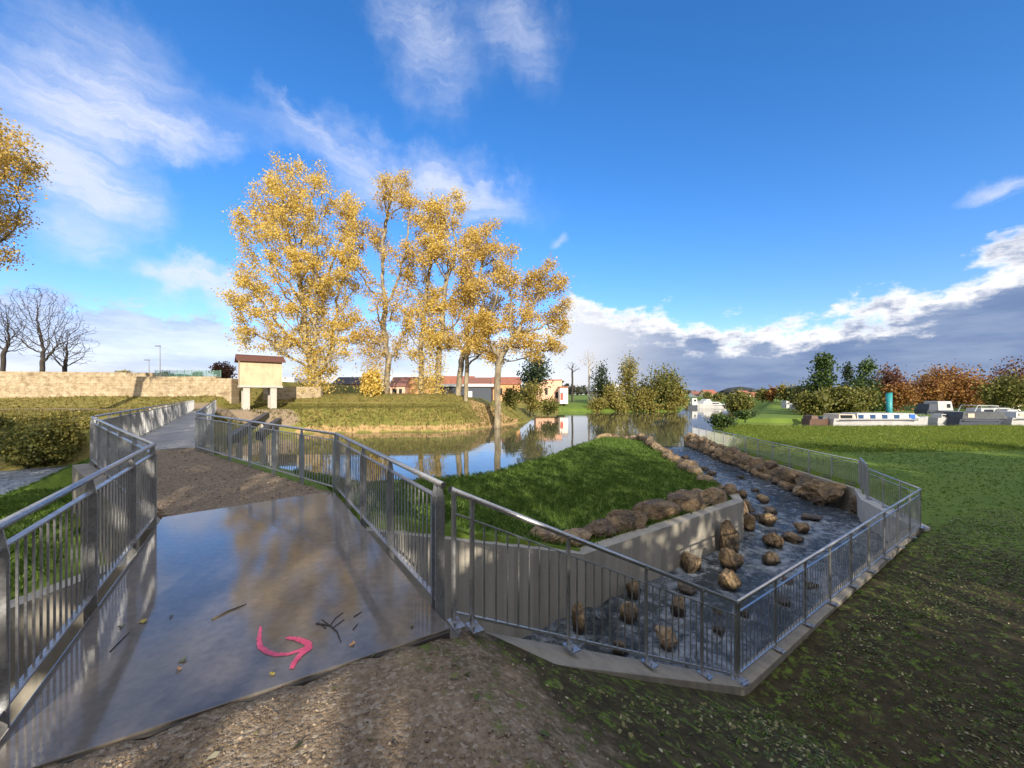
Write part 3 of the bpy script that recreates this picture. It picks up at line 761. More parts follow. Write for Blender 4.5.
chan2 = [(692,468,14,6),(711,476,14,7),(696,482,16,8),(714,484,14,6),(704,471,10,5),(725,492,12,7),(740,478,10,5),(686,461,10,5),(755,490,10,6)]
for px, py, w, hp in chan2:
    p = at(px,py,-2.7); sc = p.y/F
    boulder(p.x, p.y, zwater(p.x,p.y)+hp*sc*.2, w*sc, w*sc*.9, hp*sc*1.6, 'small low boulder in the rapids of the upper stream', 'small boulders in the upper stream')
wo = bpy.data.objects['fish_pass_water']; at0 = wo.data.attributes['foam']; fv = np.zeros(len(CHW)); at0.data.foreach_get('value', fv := fv.astype(np.float32))
for (x_,y_,r_) in ROCKXY:
    d = np.hypot(CHW[:,0]-x_, CHW[:,1]-y_)/r_
    fv += .3*np.exp(-((d-1.05)/.28)**2)
    wk = np.hypot((CHW[:,0]-x_-PN[0]*-1.0*r_)/1.0, (CHW[:,1]-y_+1.3*r_))/r_   # wake on the downstream side
    fv += .22*np.exp(-(wk/.9)**2)
at0.data.foreach_set('value', fv.astype(np.float32))
SR = random.Random(4)
for k in range(22):
    t_ = SR.uniform(1.2,11.5); s_ = SR.uniform(.5,2.8); p = st(s_,t_)
    if min(math.hypot(p.x-x_,p.y-y_)-r_ for x_,y_,r_ in ROCKXY) < .3: continue
    f = SR.uniform(.22,.4)
    boulder(p.x,p.y,zwater(p.x,p.y)+f*.05,f*1.3,f*1.1,f*.9,'small wet stone breaking the water of the lower stream','small stones in the lower stream')
# row on the island wall
row = [(546,548,34,22,'first grey boulder of the wall top row, at the low railing end'),
 (572,546,30,22,'grey boulder with a pale top in the wall top row, next to the lowest end'),
 (600,538,26,22,'tan cracked boulder in the wall top row, left of the large rounded one'),
 (624,530,42,32,'large rounded grey boulder in the wall top row'),
 (656,520,42,30,'large brown boulder in the middle of the wall top row'),
 (684,509,36,28,'large light ochre slab boulder in the wall top row'),
 (704,502,28,18,'flat tan boulder in the wall top row beside the ochre slab'),
 (712,494,32,24,'large reddish boulder near the upper end of the wall top row'),
 (729,492,16,18,'dark small boulder at the upper end of the wall top row'),
 (590,527,20,14,'small dark boulder behind the wall top row near the grass')]
for i, (px,py,w,hp,lab) in enumerate(row):
    # stand just behind the wall
    u = (px-512)/F; # intersect with line s = 3.95
    s_ = 3.92 if hp > 20 else 4.1
    q0 = R0+PD*s_; tt_ = (u*q0[1]-q0[0])/(PN[0]-u*PN[1]); p = q0+PN*tt_
    sc = p[1]/F
    W = w*sc*1.5; Hh = hp*sc*1.05
    boulder(p[0], p[1], zat(p[0],p[1])+Hh*.16, W, min(W*.9,1.1), Hh*1.25, lab, 'boulders in a row on top of the concrete wall', (i*5+2)%12, R(34)+random.uniform(-.3,.3), .15)
# left bank of channel (island side) upstream
def bank(poly, step, zoff, lab, grp, size, courses):
    P = [Vector((p[0],p[1],0)) for p in poly]
    for a, c in zip(P, P[1:]):
        L = (c-a).length; n = max(1, round(L/step))
        for k in range(n):
            for ci, (off, dz, sc) in enumerate(courses):
                d = (c-a).normalized(); nn = Vector((d.y,-d.x,0))
                p = a.lerp(c, (k+random.uniform(.2,.8))/n)+nn*(off+random.uniform(-.1,.1))
                f = size*sc*random.uniform(.75,1.25)
                boulder(p.x, p.y, zoff(p.x,p.y)+dz, f*random.uniform(1.1,1.5), f, f*random.uniform(.85,1.2), lab[ci], grp[ci], None, math.atan2(d.y,d.x)+random.uniform(-.5,.5), .3)
bank(LB+[(10.9,32)], .85, lambda x,y: zwater(x,y), ['rough boulder at the water edge of the island bank, upstream of the wall','rough boulder along the grass edge of the island bank, upstream of the wall','low boulder lying in the water in front of the island bank, upstream of the wall'],
     ['boulders at the foot of the island bank','boulders topping the island bank','low boulders in the water along the island bank'], .95, [(.25,.15,1),(-.4,.85,.95),(1.0,-.05,.8)])
bank([(11,32.2),(9.6,33.9),(7.4,34.2)], .8, lambda x,y: -2.3, ['dark boulder on the tip of the island facing the river'], ['boulders on the island tip'], .9, [(.1,.35,1)])
# right bank: three courses
dR = [(O_[0]-.3,O_[1]+.2),(DF[0]-.35,DF[1]-.8)]
bank(dR, .88, lambda x,y: zwater(x,y), ['rough boulder in the bottom course of the bank below the ledge railing','rough boulder in the middle course of the bank below the ledge railing','rough boulder in the top course of the bank below the ledge railing'],
     ['boulders in the bottom course of the right bank','boulders in the middle course of the right bank','boulders in the top course of the right bank'], 1.0, [(-.62,.1,.95),(-.42,.46,.85),(-.25,.68,.72)])
boulder(13.75,15.15,-2.5,1.0,.9,1.1,'large ochre boulder ending the bank beside the pale concrete wall',None,3,.3,.1)

# ------------------------------------------------------------------ trees
def colonize(base, blobs, n_attr, r, step=.6, infl=None, kill=None, trunk_to=None, iters=110, lean=None):
    """space colonisation: returns node positions and parents"""
    base = np.array(base, float)
    A = []
    wts = np.array([b[3]**2.2 for b in blobs]); wts /= wts.sum()
    for b, w in zip(blobs, wts):
        k = max(6, int(n_attr*w)); u = r.normal(size=(k,3)); u /= np.linalg.norm(u,axis=1)[:,None]
        A.append(np.array(b[:3]) + u*(r.random((k,1))**.45)*b[3]*np.array([1,1,b[4] if len(b) > 4 else 1]))
    A = np.concatenate(A)
    infl = infl or 1e9; kill = kill or step*1.6
    pos = [base]; par = [-1]
    top = trunk_to if trunk_to is not None else A[:,2].min()
    c = A.mean(0) if lean is None else np.array(lean)
    p = base.copy()
    while p[2] < top:
        d = np.array([0,0,1.]) + np.r_[(c[:2]-p[:2]),0]/max(3,(c[2]-p[2]))*.8 + r.normal(size=3)*.06
        p = p + d/np.linalg.norm(d)*step; pos.append(p.copy()); par.append(len(pos)-2)
    P = np.array(pos); alive = np.ones(len(A), bool)
    for it in range(iters):
        if not alive.any(): break
        At = A[alive]
        D2 = ((At[:,None,:]-P[None,:,:])**2).sum(2); near = D2.argmin(1); dm = D2[np.arange(len(At)),near]
        new = []; newp = []
        for nd in np.unique(near):
            m = near == nd
            v = At[m]-P[nd]; v /= np.linalg.norm(v,axis=1)[:,None]+1e-9
            d = v.sum(0); L = np.linalg.norm(d)
            d = d/(L+1e-9) + r.normal(size=3)*.18 + np.array([0,0,.06])
            new.append(P[nd]+d/np.linalg.norm(d)*step); newp.append(nd)
        k0 = len(P); P = np.concatenate([P, np.array(new)]); par += newp
        D3 = ((At[:,None,:]-P[None,k0:,:])**2).sum(2).min(1)
        idx = np.where(alive)[0]; alive[idx[D3 < kill*kill]] = False
    return P, np.array(par)
def limbs(P, par, trunk_r, tip=.02, expo=2.3, nside=6):
    expo = 1.7 if tip == .017 else expo
    n = len(P); acc = np.zeros(n); kids = np.zeros(n, int)
    for i in range(n-1,0,-1):
        if kids[i] == 0: acc[i] = tip**expo
        acc[par[i]] += acc[i]; kids[par[i]] += 1
    rad = acc**(1/expo); rad *= 1
    k = trunk_r/rad[0]
    rad = np.where(rad > tip*1.01, tip+(rad-tip)*(trunk_r-tip)/(rad[0]-tip), tip)
    V = []; Fq = []
    for i in range(1,n):
        a = P[par[i]]; c = P[i]; d = c-a; L = np.linalg.norm(d)
        if L < 1e-6: continue
        d /= L; ref = np.array([0,0,1.]) if abs(d[2]) < .9 else np.array([1.,0,0])
        u = np.cross(d,ref); u /= np.linalg.norm(u); w = np.cross(d,u)
        ns = nside if rad[i] > .06 else 3; ang = np.arange(ns)*2*math.pi/ns
        ring = np.cos(ang)[:,None]*u+np.sin(ang)[:,None]*w
        r0 = rad[par[i]] if rad[par[i]] < rad[i]*1.8 else rad[i]*1.15
        b = len(V); V += list(a-d*rad[i]*.3+ring*r0)+list(c+ring*rad[i])
        Fq += [(b+k,b+(k+1)%ns,b+ns+(k+1)%ns,b+ns+k) for k in range(ns)]
    return np.array(V), np.array(Fq), rad, kids
def leafquads(C, r, size, droop=0):
    n = len(C); nrm = r.normal(size=(n,3)); nrm[:,2] = np.abs(nrm[:,2])*.6+.1; nrm /= np.linalg.norm(nrm,axis=1)[:,None]
    t = r.normal(size=(n,3)); t -= (t*nrm).sum(1)[:,None]*nrm; t /= np.linalg.norm(t,axis=1)[:,None]; w = np.cross(nrm,t)
    s = size*r.uniform(.3,1.5,size=(n,1))
    V = np.stack([C-t*s*.5, C+w*s*.42-t*s*.05, C+t*s*.55+nrm*s*.1, C-w*s*.42-t*s*.05],1).reshape(-1,3)
    return V, np.arange(4*n).reshape(n,4)
def make_tree(name, base, blobs, label, cat, group, bark, leaf, n_attr=500, trunk_r=.4, n_leaf=9000, lsize=.3, seed=1, step=.6, spread=.5, trunk_to=None, nside=6, tip=.02, lean=None, extra=None):
    r = np.random.default_rng(seed); root = empty(name, base, label, cat, group)
    b0 = np.array(base, float); b0[2] -= .4
    P, par = colonize(b0, blobs, n_attr, r, step, trunk_to=trunk_to, lean=lean)
    V, Fq, rad, kids = limbs(P, par, trunk_r, tip, 2.3, nside)
    npmesh('trunk', V, Fq, bark, root, True)
    if n_leaf:
        cand = np.where((rad < max(.05, tip*2.6)) & (P[:,2] > P[:,2].min()+1.5))[0]
        w = r.random(len(cand))**1.6+.05; w /= w.sum()
        ch = r.choice(cand, n_leaf, p=w)
        C = P[ch]+r.normal(size=(n_leaf,3))*spread*np.array([1,1,.8])
        if extra is not None: C = np.concatenate([C, extra(r)])
        V, Fq = leafquads(C, r, lsize); npmesh('crown', V, Fq, leaf, root)
    return root
def blob_px(lst, d, dj=0, seed=0):
    """[(px,py,radius in px)] at distance d -> world blobs"""
    r = random.Random(seed); out = []
    for (px,py,rp) in lst:
        c = atd(px,py,d+r.uniform(-dj,dj)); out.append((c.x,c.y,c.z,rp*d/F))
    return out
PG = 'golden plane trees in a row on the far bank'
def on(px, d, dz=0): x = (px-512)/F*d; return (x, d, zat(x,d)+dz)
def trunkleaf(px, d, y0, y1, n, sp):
    def f(r):
        y = r.uniform(y0,y1,n); 
        return np.c_[(px-512)/F*d+r.normal(size=n)*sp, d+r.normal(size=n)*sp, H+(HY-y)/F*d]
    return f
T = [
 (318,55,[(300,205,42),(264,235,28),(345,215,26),(258,290,30),(320,275,42),(290,330,34),(246,322,18),(335,325,28),(287,180,22),(312,175,16),(352,262,18),(264,200,18),(240,338,13),(320,360,22),(345,350,16),(300,250,40)],.62,17500,900,'tallest and widest golden plane tree, leftmost of the row beside the hut',L_GOLD,trunkleaf(316,55,270,393,11000,1.3),7),
 (386,56,[(395,198,22),(372,238,20),(403,255,20),(354,262,14),(385,305,20),(366,340,16),(405,182,12),(418,215,14),(392,345,16),(372,285,16),(408,300,14),(378,180,10),(350,310,12)],.42,5200,420,'slender golden plane tree, second from the left, with its crown thin at the top',L_GOLD2,trunkleaf(374,56,320,394,4500,1.1),8),
 (421,57,[(428,218,17),(420,275,20),(408,320,16),(432,330,15),(440,245,18),(412,350,13),(425,300,16),(434,200,10)],.36,3600,330,'golden plane tree with a slim forked trunk in the middle of the row',L_GOLD,trunkleaf(424,57,300,393,3000,.8),9),
 (436,56,[(448,215,20),(455,262,22),(440,300,18),(430,250,16),(472,240,16),(448,340,14),(462,300,16),(432,340,12),(458,200,12)],.42,5000,400,'golden plane tree with a leafy leaning trunk, just right of the slim forked one',L_GOLD,trunkleaf(436,56,290,394,4500,.7),10),
 (458,55.5,[(478,243,20),(470,290,20),(492,268,16),(455,335,14),(462,310,15),(492,228,11),(482,320,14),(475,350,13),(500,250,10)],.42,4200,380,'golden plane tree with two close pale trunks, second from the right end of the row',L_GOLD2,None,11),
 (466,53.5,[(482,325,15),(476,290,15),(490,300,14),(470,345,13),(488,350,11)],.33,1900,230,'smaller plane tree with a bare dark crown, close beside the two pale trunks',L_GOLD2,None,12),
 (497,50,[(505,278,18),(538,285,20),(522,315,22),(556,322,15),(490,325,17),(540,348,16),(510,252,11),(558,285,13),(500,352,14),(525,345,15),(565,305,9),(552,268,9),(480,345,11),(555,350,10)],.42,6500,520,'golden plane tree at the right end of the row, standing lowest by the water',L_GOLD2,None,13),
]
for (px,d,bl,tr,nl,na,lab,lm,ex,sd) in T:
    make_tree('plane_tree', on(px,d), [(a,b_,c,r_*1.02) for a,b_,c,r_ in blob_px(bl,d,3.2,sd)], lab, 'plane tree', PG, PLANEBARK, lm, int(na*1.25), tr, int(nl*4.3), .195, sd, .6, .46, None, 7, .026, (on(px,d)[0]+(bl[0][0]-px)*.05, d, 14), ex)
# overhanging plane tree at the left edge
d = 27; bl = [(-18,150,40),(10,165,24),(-60,200,50),(14,212,20),(-25,230,38),(0,258,20),(-80,140,50),(24,190,14),(12,138,12)]
make_tree('plane_tree', (-43,27,-.6), blob_px(bl,d,3,5), 'golden plane tree leaning into the picture at its left edge, trunk out of view', 'plane tree', None, PLANEBARK, L_GOLD2, 800, .5, 42000, .14, 33, .5, .42, None, 6, .018)
# trees behind the viewer which shade the foreground
SH = 'trees behind the viewpoint whose shade covers the foreground'
def shade_tree(x, y, h, rad, sd, nl=9500):
    bl = [(x,y,h*.62,rad),(x+rad*.5,y,h*.45,rad*.8),(x-rad*.5,y+1,h*.5,rad*.8),(x,y,h-rad*.55,rad*.6),(x,y-1,h*.3,rad*.7)]
    return make_tree('shade_tree', (x,y,zat(x,y)), bl, 'large leafy tree standing behind the viewpoint and casting long shade over the foreground', 'tree', SH, BARK, L_GOLD2, 320, .34, nl if x < -8 else (5200 if x < 18 else 26000), .40, sd, .9, 1.0)
def added_hedge(x0, x1, y, h, sd):  # leaf screen added out of view to keep the near ground in even shade
    r = np.random.default_rng(sd); rt = empty('added_hedge', ((x0+x1)/2, y, 0), 'tall dense leaf screen added out of view behind the viewpoint to shade the near gravel and slope', 'added_hedge')
    n = 46000; C = np.c_[r.uniform(x0,x1,n), y+r.normal(size=n)*.8, np.zeros(n)]
    C[:,2] = terrain(C[:,:2])[0] + r.random(n)*h*(.9+.12*vnoise(C[:,:2],.7,61))
    V, Fq = leafquads(C, r, .42); npmesh('crown', V, Fq, L_GREEN, rt)
    b = MB()
    for k in range(int((x1-x0)/1.5)):
        x = x0+.7+k*1.5; z = zat(x,y); b.tube([(x,y,z-.2),(x+.1,y,z+h*.6)],[.07,.03],5)
    b.build('stem', BARK, rt)
added_hedge(-22, 34, -9.5, 6.0, 62)
SHT = [(-26,-16,20,6.8),(-14,-15,21.5,6.8),(-5,-14,18,6.4),(4,-15,21,5.6),(15,-14,13.8,6.2),(25,-15,14.6,6.4),(36,-14,14.2,6.5),(47,-15,14.5,6.5),(59,-14,14.4,6.5),(71,-15,14.0,6.5)]
for i, (x,y,h,rd) in enumerate(SHT): shade_tree(x,y,h,rd,50+i)
# bare trees behind the stone wall
def bare(px, d, py_top, wpx, lab, sd, grp=None, bark=BARK, n=420, zb=4.0):
    ht = HY-py_top; z0 = zb
    c = lambda fx, fy, fr: (px+wpx*fx, py_top+ (HY-22-py_top)*fy, wpx*fr)
    bl = blob_px([c(0,.3,.36),c(-.3,.45,.3),(px+wpx*.38,py_top+(HY-22-py_top)*.6,wpx*.26),c(0,.16,.24),c(.15,.5,.3)], d, 2, sd)
    return make_tree('bare_tree', ((px-512)/F*d, d, z0), bl, lab, 'bare tree', grp, bark, None, n*3, .30, 0, .3, sd, .34, .4, tip=.017)
bare(42,58,290,84,'large bare black tree behind the stone wall, with a wide leafless crown',71,n=800)
bare(3,60,298,52,'bare dark tree at the left edge behind the stone wall',72,n=420)
bare(64,62,330,50,'smaller bare tree leaning right, behind the stone wall',73,n=300)
bare(589,112,350,24,'pale leafless birch on the far shore, tall and thin',74,bark=BIRCHB,n=200,zb=-.5)
bare(572,118,362,16,'thin leafless sapling left of the pale birch on the far shore',75,n=120,zb=-.5)

def bush(name, c, rad, label, cat, group, leaf, n=900, size=.3, seed=1, bark=BARK, conical=False):
    n = int(n*2.6)
    r = np.random.default_rng(seed); root = empty(name, c, label, cat, group); c = np.array(c, float); rad = np.array(rad, float)
    # clumps through the crown's volume
    k = 26; u = r.normal(size=(k,3)); u /= np.linalg.norm(u,axis=1)[:,None]; u *= r.random((k,1))**.4*.78
    if conical:
        zz = r.random(k)**1.5; u[:,2] = zz*2-1; u[:,:2] *= (1.25-1.1*zz)[:,None]
    cl = c+np.array([0,0,rad[2]])+u*rad
    C = cl[r.integers(0,k,n)]+r.normal(size=(n,3))*rad*(.21 if not conical else .15)
    C[:,2] = np.maximum(C[:,2], c[2]+.05)
    V, Fq = leafquads(C, r, size); npmesh('crown', V, Fq, leaf, root)
    b = MB(); b.tube([c+np.array([0,0,-.3]), c+np.array([.04*rad[0],0,rad[2]*.6]), c+np.array([0,0,rad[2]*1.3])], [max(.06,.05*rad[0]),.04*rad[0]+.03,.02], 6)
    for q in cl[:7]: b.tube([c+np.array([0,0,rad[2]*.35]), (c+q)/2+np.array([0,0,rad[2]*.3]), q], [.05,.03,.015], 4)
    b.build('trunk', bark, root, True); return root
def bpx(name, px, py_base, py_top, wpx, d, label, cat, leaf, n=900, size=None, seed=1, group=None, z=None, **kw):
    x = (px-512)/F*d; z = z if z is not None else H+(HY-py_base)/F*d
    hh = (py_base-py_top)*d/F/2
    return bush(name, (x,d,z), (wpx*d/F/2, wpx*d/F/2, hh), label, cat, group, leaf, n, size or d*.0042, seed, **kw)
# dark conifer and shrubs right of the planes
bpx('conifer',534,402,348,36,75,'dark cedar behind the rightmost plane tree, its right side drooping','conifer',L_DARK,1300,.38,81)
SGR = 'shrubs on the far bank right of the plane trees'
bpx('shrub',512,412,388,22,62,'olive shrub left of the cedar, near the foot of the rightmost plane tree','shrub',L_OLIVE,700,.28,82,SGR)
bpx('shrub',530,414,380,32,66,'tall yellow green shrub in front of the cedar','shrub',L_YEL,900,.28,83,SGR)
bpx('shrub',548,415,396,24,70,'low brownish shrub by the water, right end of the shrub group','shrub',L_OLIVE,700,.28,84,SGR)
bpx('shrub',372,398,368,20,54,'golden leafy shrub growing around the second plane trunk','shrub',L_GOLD,900,.3,85)
# far shore trees
FG = 'autumn trees along the far shore'
for i,(px,b_,t_,w,d,lab,lm,n) in enumerate([
 (600,404,364,22,108,'round dark evergreen beside the pale birch on the far shore',L_DARK,900),
 (627,412,356,30,104,'tall yellow green tree on the far shore left of the widest one',L_YEL,1300),
 (612,412,384,22,101,'yellowish low tree at the water, below the tall yellow green one',L_YEL,800),
 (660,411,364,46,103,'widest olive and gold tree at the right end of the far shore group',L_OLIVE,2200),
 (676,411,380,28,101,'amber bush hanging over the water at the tip of the far shore',L_YEL,1200),
 (644,412,388,28,100,'golden bush at the water line between the two taller trees',L_YEL,1000),
 (598,413,398,22,100,'low golden reedy bush at the left end of the far shore line',L_YEL,700)]):
    bpx('shore_tree',px,b_,t_,w,d,lab,'tree',lm,n,.42,90+i,FG)
for i,(px,w) in enumerate([(622,18),(654,20),(636,14),(670,16)]):
    bpx('shore_shrub',px,413,401,w,99.5,['low green gold shrub dipping in the water below the tall yellow green tree','low amber shrub dipping in the water under the widest tree','small olive shrub between the low golden ones','low yellow shrub near the tip of the far shore'][i],'shrub',[L_YEL,L_YEL,L_OLIVE,L_YEL][i],500,.35,110+i,'shrubs dipping in the far water')
# willow-ish shrub at the field edge and reeds
bpx('willow',740,417,390,26,47,'round olive willow bush at the river edge of the meadow','willow',L_OLIVE,1700,.24,121)
bpx('shrub',722,428,414,26,41,'low dark green bush at the corner of the meadow by the river','shrub',L_GREEN,900,.2,122)
bpx('shrub',745,420,410,20,44,'low brambles below the willow bush','shrub',L_GREEN,500,.2,123)
# trees of the marina on the right
MG = 'trees behind the marina'
MT = [(823,412,362,30,78,'pointed dark green conifer, left of the marina trees',L_GREEN,1900,True),
 (806,411,384,26,82,'olive brown tree left of the pointed conifer',L_OLIVE,1000,False),
 (840,413,388,30,70,'grey green willow in front of the pointed conifer',L_OLIVE,1500,False),
 (812,413,392,26,69,'rounded green tree by the brown barge',L_OLIVE,1100,False),
 (847,405,370,16,96,'dark blue green conifer right of the pointed one',L_DARK,900,True),
 (865,408,364,26,88,'tall olive conifer with a broad base, behind the white cruiser',L_GREEN,1700,True),
 (856,412,388,26,80,'dull green tree behind the white cruiser stern',L_OLIVE,1000,False),
 (888,407,370,30,90,'rust and purple tree left of the bright orange ones',L_PURP,1400,False),
 (897,409,382,30,86,'orange tree just left of the teal post',L_RUST,1300,False),
 (922,405,378,30,92,'bright orange tree behind the teal post',L_RUST,1500,False),
 (952,406,368,44,94,'broad orange brown tree right of the teal post',L_RUST,2400,False),
 (966,406,380,34,90,'orange tree with a low dense crown, right of the broad one',L_RUST,1500,False),
 (978,404,384,28,96,'dark brown tree between the broad orange one and the oak',L_PURP,1000,False),
 (1008,410,372,34,76,'olive oak at the right edge with a dark low branch',L_OLIVE,1600,False),
 (1018,402,362,36,92,'brown purple tree at the right edge behind the oak',L_PURP,1500,False),
 (1045,405,366,44,90,'rusty tree just past the right edge',L_RUST,1200,False)]
for i,(px,b_,t_,w,d,lab,lm,n,con) in enumerate(MT):
    bpx('marina_tree',px,b_+2,t_-2,w*(1.5 if con else 1.25),d,lab,'tree',lm,int(n*1.25),.4,130+i,MG,conical=con)
MG2 = 'small trees of the middle distance right of the river'
for i,(px,b_,t_,w,d,lab,lm) in enumerate([
 (762,402,388,14,120,'small olive tree left in the middle distance group',L_OLIVE),(772,402,386,12,118,'small rusty tree in the middle distance group',L_RUST),
 (784,402,383,14,115,'small yellow green tree in the middle distance group',L_YEL),(794,402,384,14,112,'small dark tree right in the middle distance group',L_DARK),
 (718,402,393,12,150,'small dark tree above the moored cruiser',L_OLIVE),(708,401,392,10,160,'tiny olive tree by the far moored boats',L_OLIVE),(732,402,394,12,140,'small olive tree above the willow bush',L_OLIVE)]):
    bpx('distant_tree',px,b_,t_,w,d,lab,'tree',lm,420,.5,160+i,MG2)
# left: bushes on the slope below the path and small dark tree by the wall
LGp = 'bushes on the left river bank'
for i,(px,b_,t_,w,d,lab,lm) in enumerate([
 (14,463,424,44,27.5,'olive bush at the left edge above the white water',L_OLIVE),(44,466,418,46,26.5,'big brown green bush above the white water',L_OLIVE),
 (66,462,420,34,27.5,'yellow green bush touching the zigzag railing',L_YEL),(30,440,414,40,33,'pale dry bush higher on the left slope',L_YEL),(-6,452,416,34,30,'dark bush at the left edge of the slope',L_OLIVE),(84,452,418,30,31,'brown bush behind the corner of the zigzag railing',L_YEL),(60,436,413,34,35,'low golden scrub near the bank path behind the zigzag railing',L_YEL),(28,464,440,40,25.8,'low olive scrub right at the white water',L_OLIVE),(2,434,412,30,35,'low dry scrub by the bank path at the left edge',L_YEL),(88,436,412,24,37,'low olive scrub below the bank path, seen over the zigzag railing',L_OLIVE)]):
    bpx('bush',px,b_,t_,w,d,lab,'bush',lm,2600,.16,180+i,LGp)
bpx('small_tree',223,383,364,20,62,'small round dark tree behind the end of the stone wall','tree',L_PURP,900,.24,190,z=4)
for i,(px,t_,w,lab) in enumerate([(125,370,16,'golden bush above the left stone wall'),(182,374,20,'dark green bush behind the mesh fence on the wall'),(165,372,14,'small olive bush behind the mesh fence on the wall'),(198,372,10,'thin bush at the right end of the mesh fence')]):
    bpx('wall_shrub',px,380,t_,w,56,lab,'shrub',[L_YEL,L_GREEN,L_OLIVE,L_OLIVE][i],450,.22,195+i,'shrubs showing above the stone wall',z=4)
# far woods on the horizon
r = np.random.default_rng(5); C = []
for k in range(900):
    an = r.uniform(-1.05,1.05); d = r.uniform(330,420); x = math.tan(an)*d
    h = 5+3.5*math.sin(an*9)+2*math.sin(an*23); C.append(np.array([x,d,3])+r.normal(size=(14,3))*np.array([5,4,h*.28])+np.array([0,0,h*.5]))
V_, F_ = leafquads(np.concatenate(C), r, 3.0)
tag(npmesh('distant_woods', V_, F_, leafmat('far_leaves', [(.1,(.012,.018,.012)),(.6,(.03,.036,.022)),(.9,(.07,.055,.03))],.1), None), 'low dark line of far woods along the horizon', 'woods', kind='stuff')

# ------------------------------------------------------------------ grass, litter and stones (uncountable)
def tufts(name, pts, zf, h, w, nb, mat, lab, seed, lean=.5):
    r = np.random.default_rng(seed); n = len(pts)
    z = terrain(pts)[0]; base = np.repeat(np.c_[pts,z-.01], nb, 0); m = len(base)
    base[:,:2] += r.normal(size=(m,2))*h*.35
    a = r.uniform(0,6.283,m); hh = h*r.uniform(.45,1.25,m)*np.repeat(r.uniform(.6,1.4,n),nb); ld = lean*hh*r.uniform(.2,1.3,m)
    s = np.c_[np.cos(a),np.sin(a),np.zeros(m)]; t = np.c_[-np.sin(a),np.cos(a),np.zeros(m)]; ww = (w*r.uniform(.6,1.3,m))[:,None]
    tip = base+t*ld[:,None]+np.c_[np.zeros((m,2)),hh]
    mid = base+t*ld[:,None]*.3+np.c_[np.zeros((m,2)),hh*.6]
    V = np.stack([base-s*ww*.5, base+s*ww*.5, mid+s*ww*.35, tip, mid-s*ww*.35],1).reshape(-1,3)
    F5 = np.arange(5*m).reshape(m,5)
    tag(npmesh(name, V, F5, mat), lab, 'grass', kind='stuff')
def scatter(n, x0,x1,y0,y1, test, seed, dens=None):
    r = np.random.default_rng(seed); P = np.c_[r.uniform(x0,x1,n), r.uniform(y0,y1,n)]
    z, s, t, dp, ip = terrain(P); _, ic = seg_dist(P, CH); dc = seg_dist(P, CH)[0]
    _, ipn = seg_dist(P, POND); _, il = seg_dist(P, LOWR)
    ok = test(P, z, s, t, dp, ip) & ~ic & ~ipn & ~il & (dc > .12)
    if dens is not None: ok &= r.random(n) < dens(P, s, t)
    return P[ok]
pI = scatter(60000,-13,11,6,34, lambda P,z,s,t,dp,ip:(s>3.55)&~ip&(P[:,0] > -14)&((P-Bq)@BN > .1)&(t > -.0)|((s>3.6)&(dp>.15)&(t>.1)&(P[:,1]>8)&((P-Bq)@BN>.1)), 301, lambda P,s,t: np.clip(14/P[:,1],.25,1))
tufts('island_grass', pI, None, .13, .016, 5, GRASSM, 'thick green grass on the island between the stream and the pond', 302, .7)
pL = scatter(30000,-26,-2.5,3,26, lambda P,z,s,t,dp,ip:(t<-2.75)&(s>3.6)&~ip&(dp>.35)&((P-Bpt)@BN<.2), 303)
tufts('left_bank_grass', pL, None, .12, .013, 6, GRASSM, 'green grass on the slope below the zigzag railing on the left', 304, .7)
pF = scatter(70000,4,66,4,50, lambda P,z,s,t,dp,ip:(t>8)&(s<1.5)|((P[:,0]>16.4)&(P[:,1]>15)), 305, lambda P,s,t: np.clip((np.hypot(P[:,0]-8,(P[:,1]-2)*.9)-6)/9,0.03,1)*np.clip(24/P[:,1],.3,1))
tufts('meadow_grass', pF, None, .06, .013, 5, GRASSM, 'short green grass of the meadow on the right', 306, .9)
pF2 = scatter(40000,16.5,70,26,49.5, lambda P,z,s,t,dp,ip:(z>-2.25), 325)
MEADM = leafmat('sunlit_strip_blades', [(.1, (.09,.14,.016)), (.5, (.17,.23,.03)), (.9, (.28,.31,.06))], .35, .5)  # taller, yellower blades: the sunlit strip put into shape and colour
tufts('sunlit_strip_grass', pF2, None, .13, .03, 4, MEADM, 'longer yellower grass standing in for the sunlit strip at the far edge of the meadow', 326, .5)
pB = scatter(26000,-62,8,36,57, lambda P,z,s,t,dp,ip:(z>-2.2)&((P[:,1]>51.5)|(P[:,0]<-34))&(np.hypot((P[:,0]+33)/9,(P[:,1]-43.5)/2.2)>1)&~((np.abs(P[:,1]-42.3)<1.2)&(P[:,0]<-33)), 307)
tufts('bank_grass', pB, None, .17, .045, 4, DRYM, 'dry autumn grass on the far bank and levee', 308, .5)
OLIVEG = leafmat('olive_grass_blades', [(.1, (.075,.075,.016)), (.5, (.16,.15,.035)), (.9, (.28,.24,.07))], .3, .5)
pB3 = scatter(26000,-34,8,40,51, lambda P,z,s,t,dp,ip:(z>-1.3)&(np.hypot((P[:,0]+33)/9,(P[:,1]-43.5)/2.2)>1), 317)
tufts('terrace_grass', pB3, None, .12, .04, 4, OLIVEG, 'olive green mown grass of the low terrace along the far bank', 318, .6)
pB2 = scatter(30000,-32,6,43,60, lambda P,z,s,t,dp,ip:(z>-2.3)&(z<.1), 309)
tufts('bank_reeds', pB2[::3], None, .28, .04, 4, DRYM, 'tall dry herbs along the water edge of the far bank', 310, .4)
pS = scatter(22000,0.5,20,-1,12, lambda P,z,s,t,dp,ip:(t>1.0)&(s<-.8), 311, lambda P,s,t: .2+.5*(vnoise(P,1.5,55)>.05))
tufts('slope_weeds', pS, None, .035, .012, 5, GRASSM, 'sparse weeds on the dark earth slope below the railing', 312, 1.4)
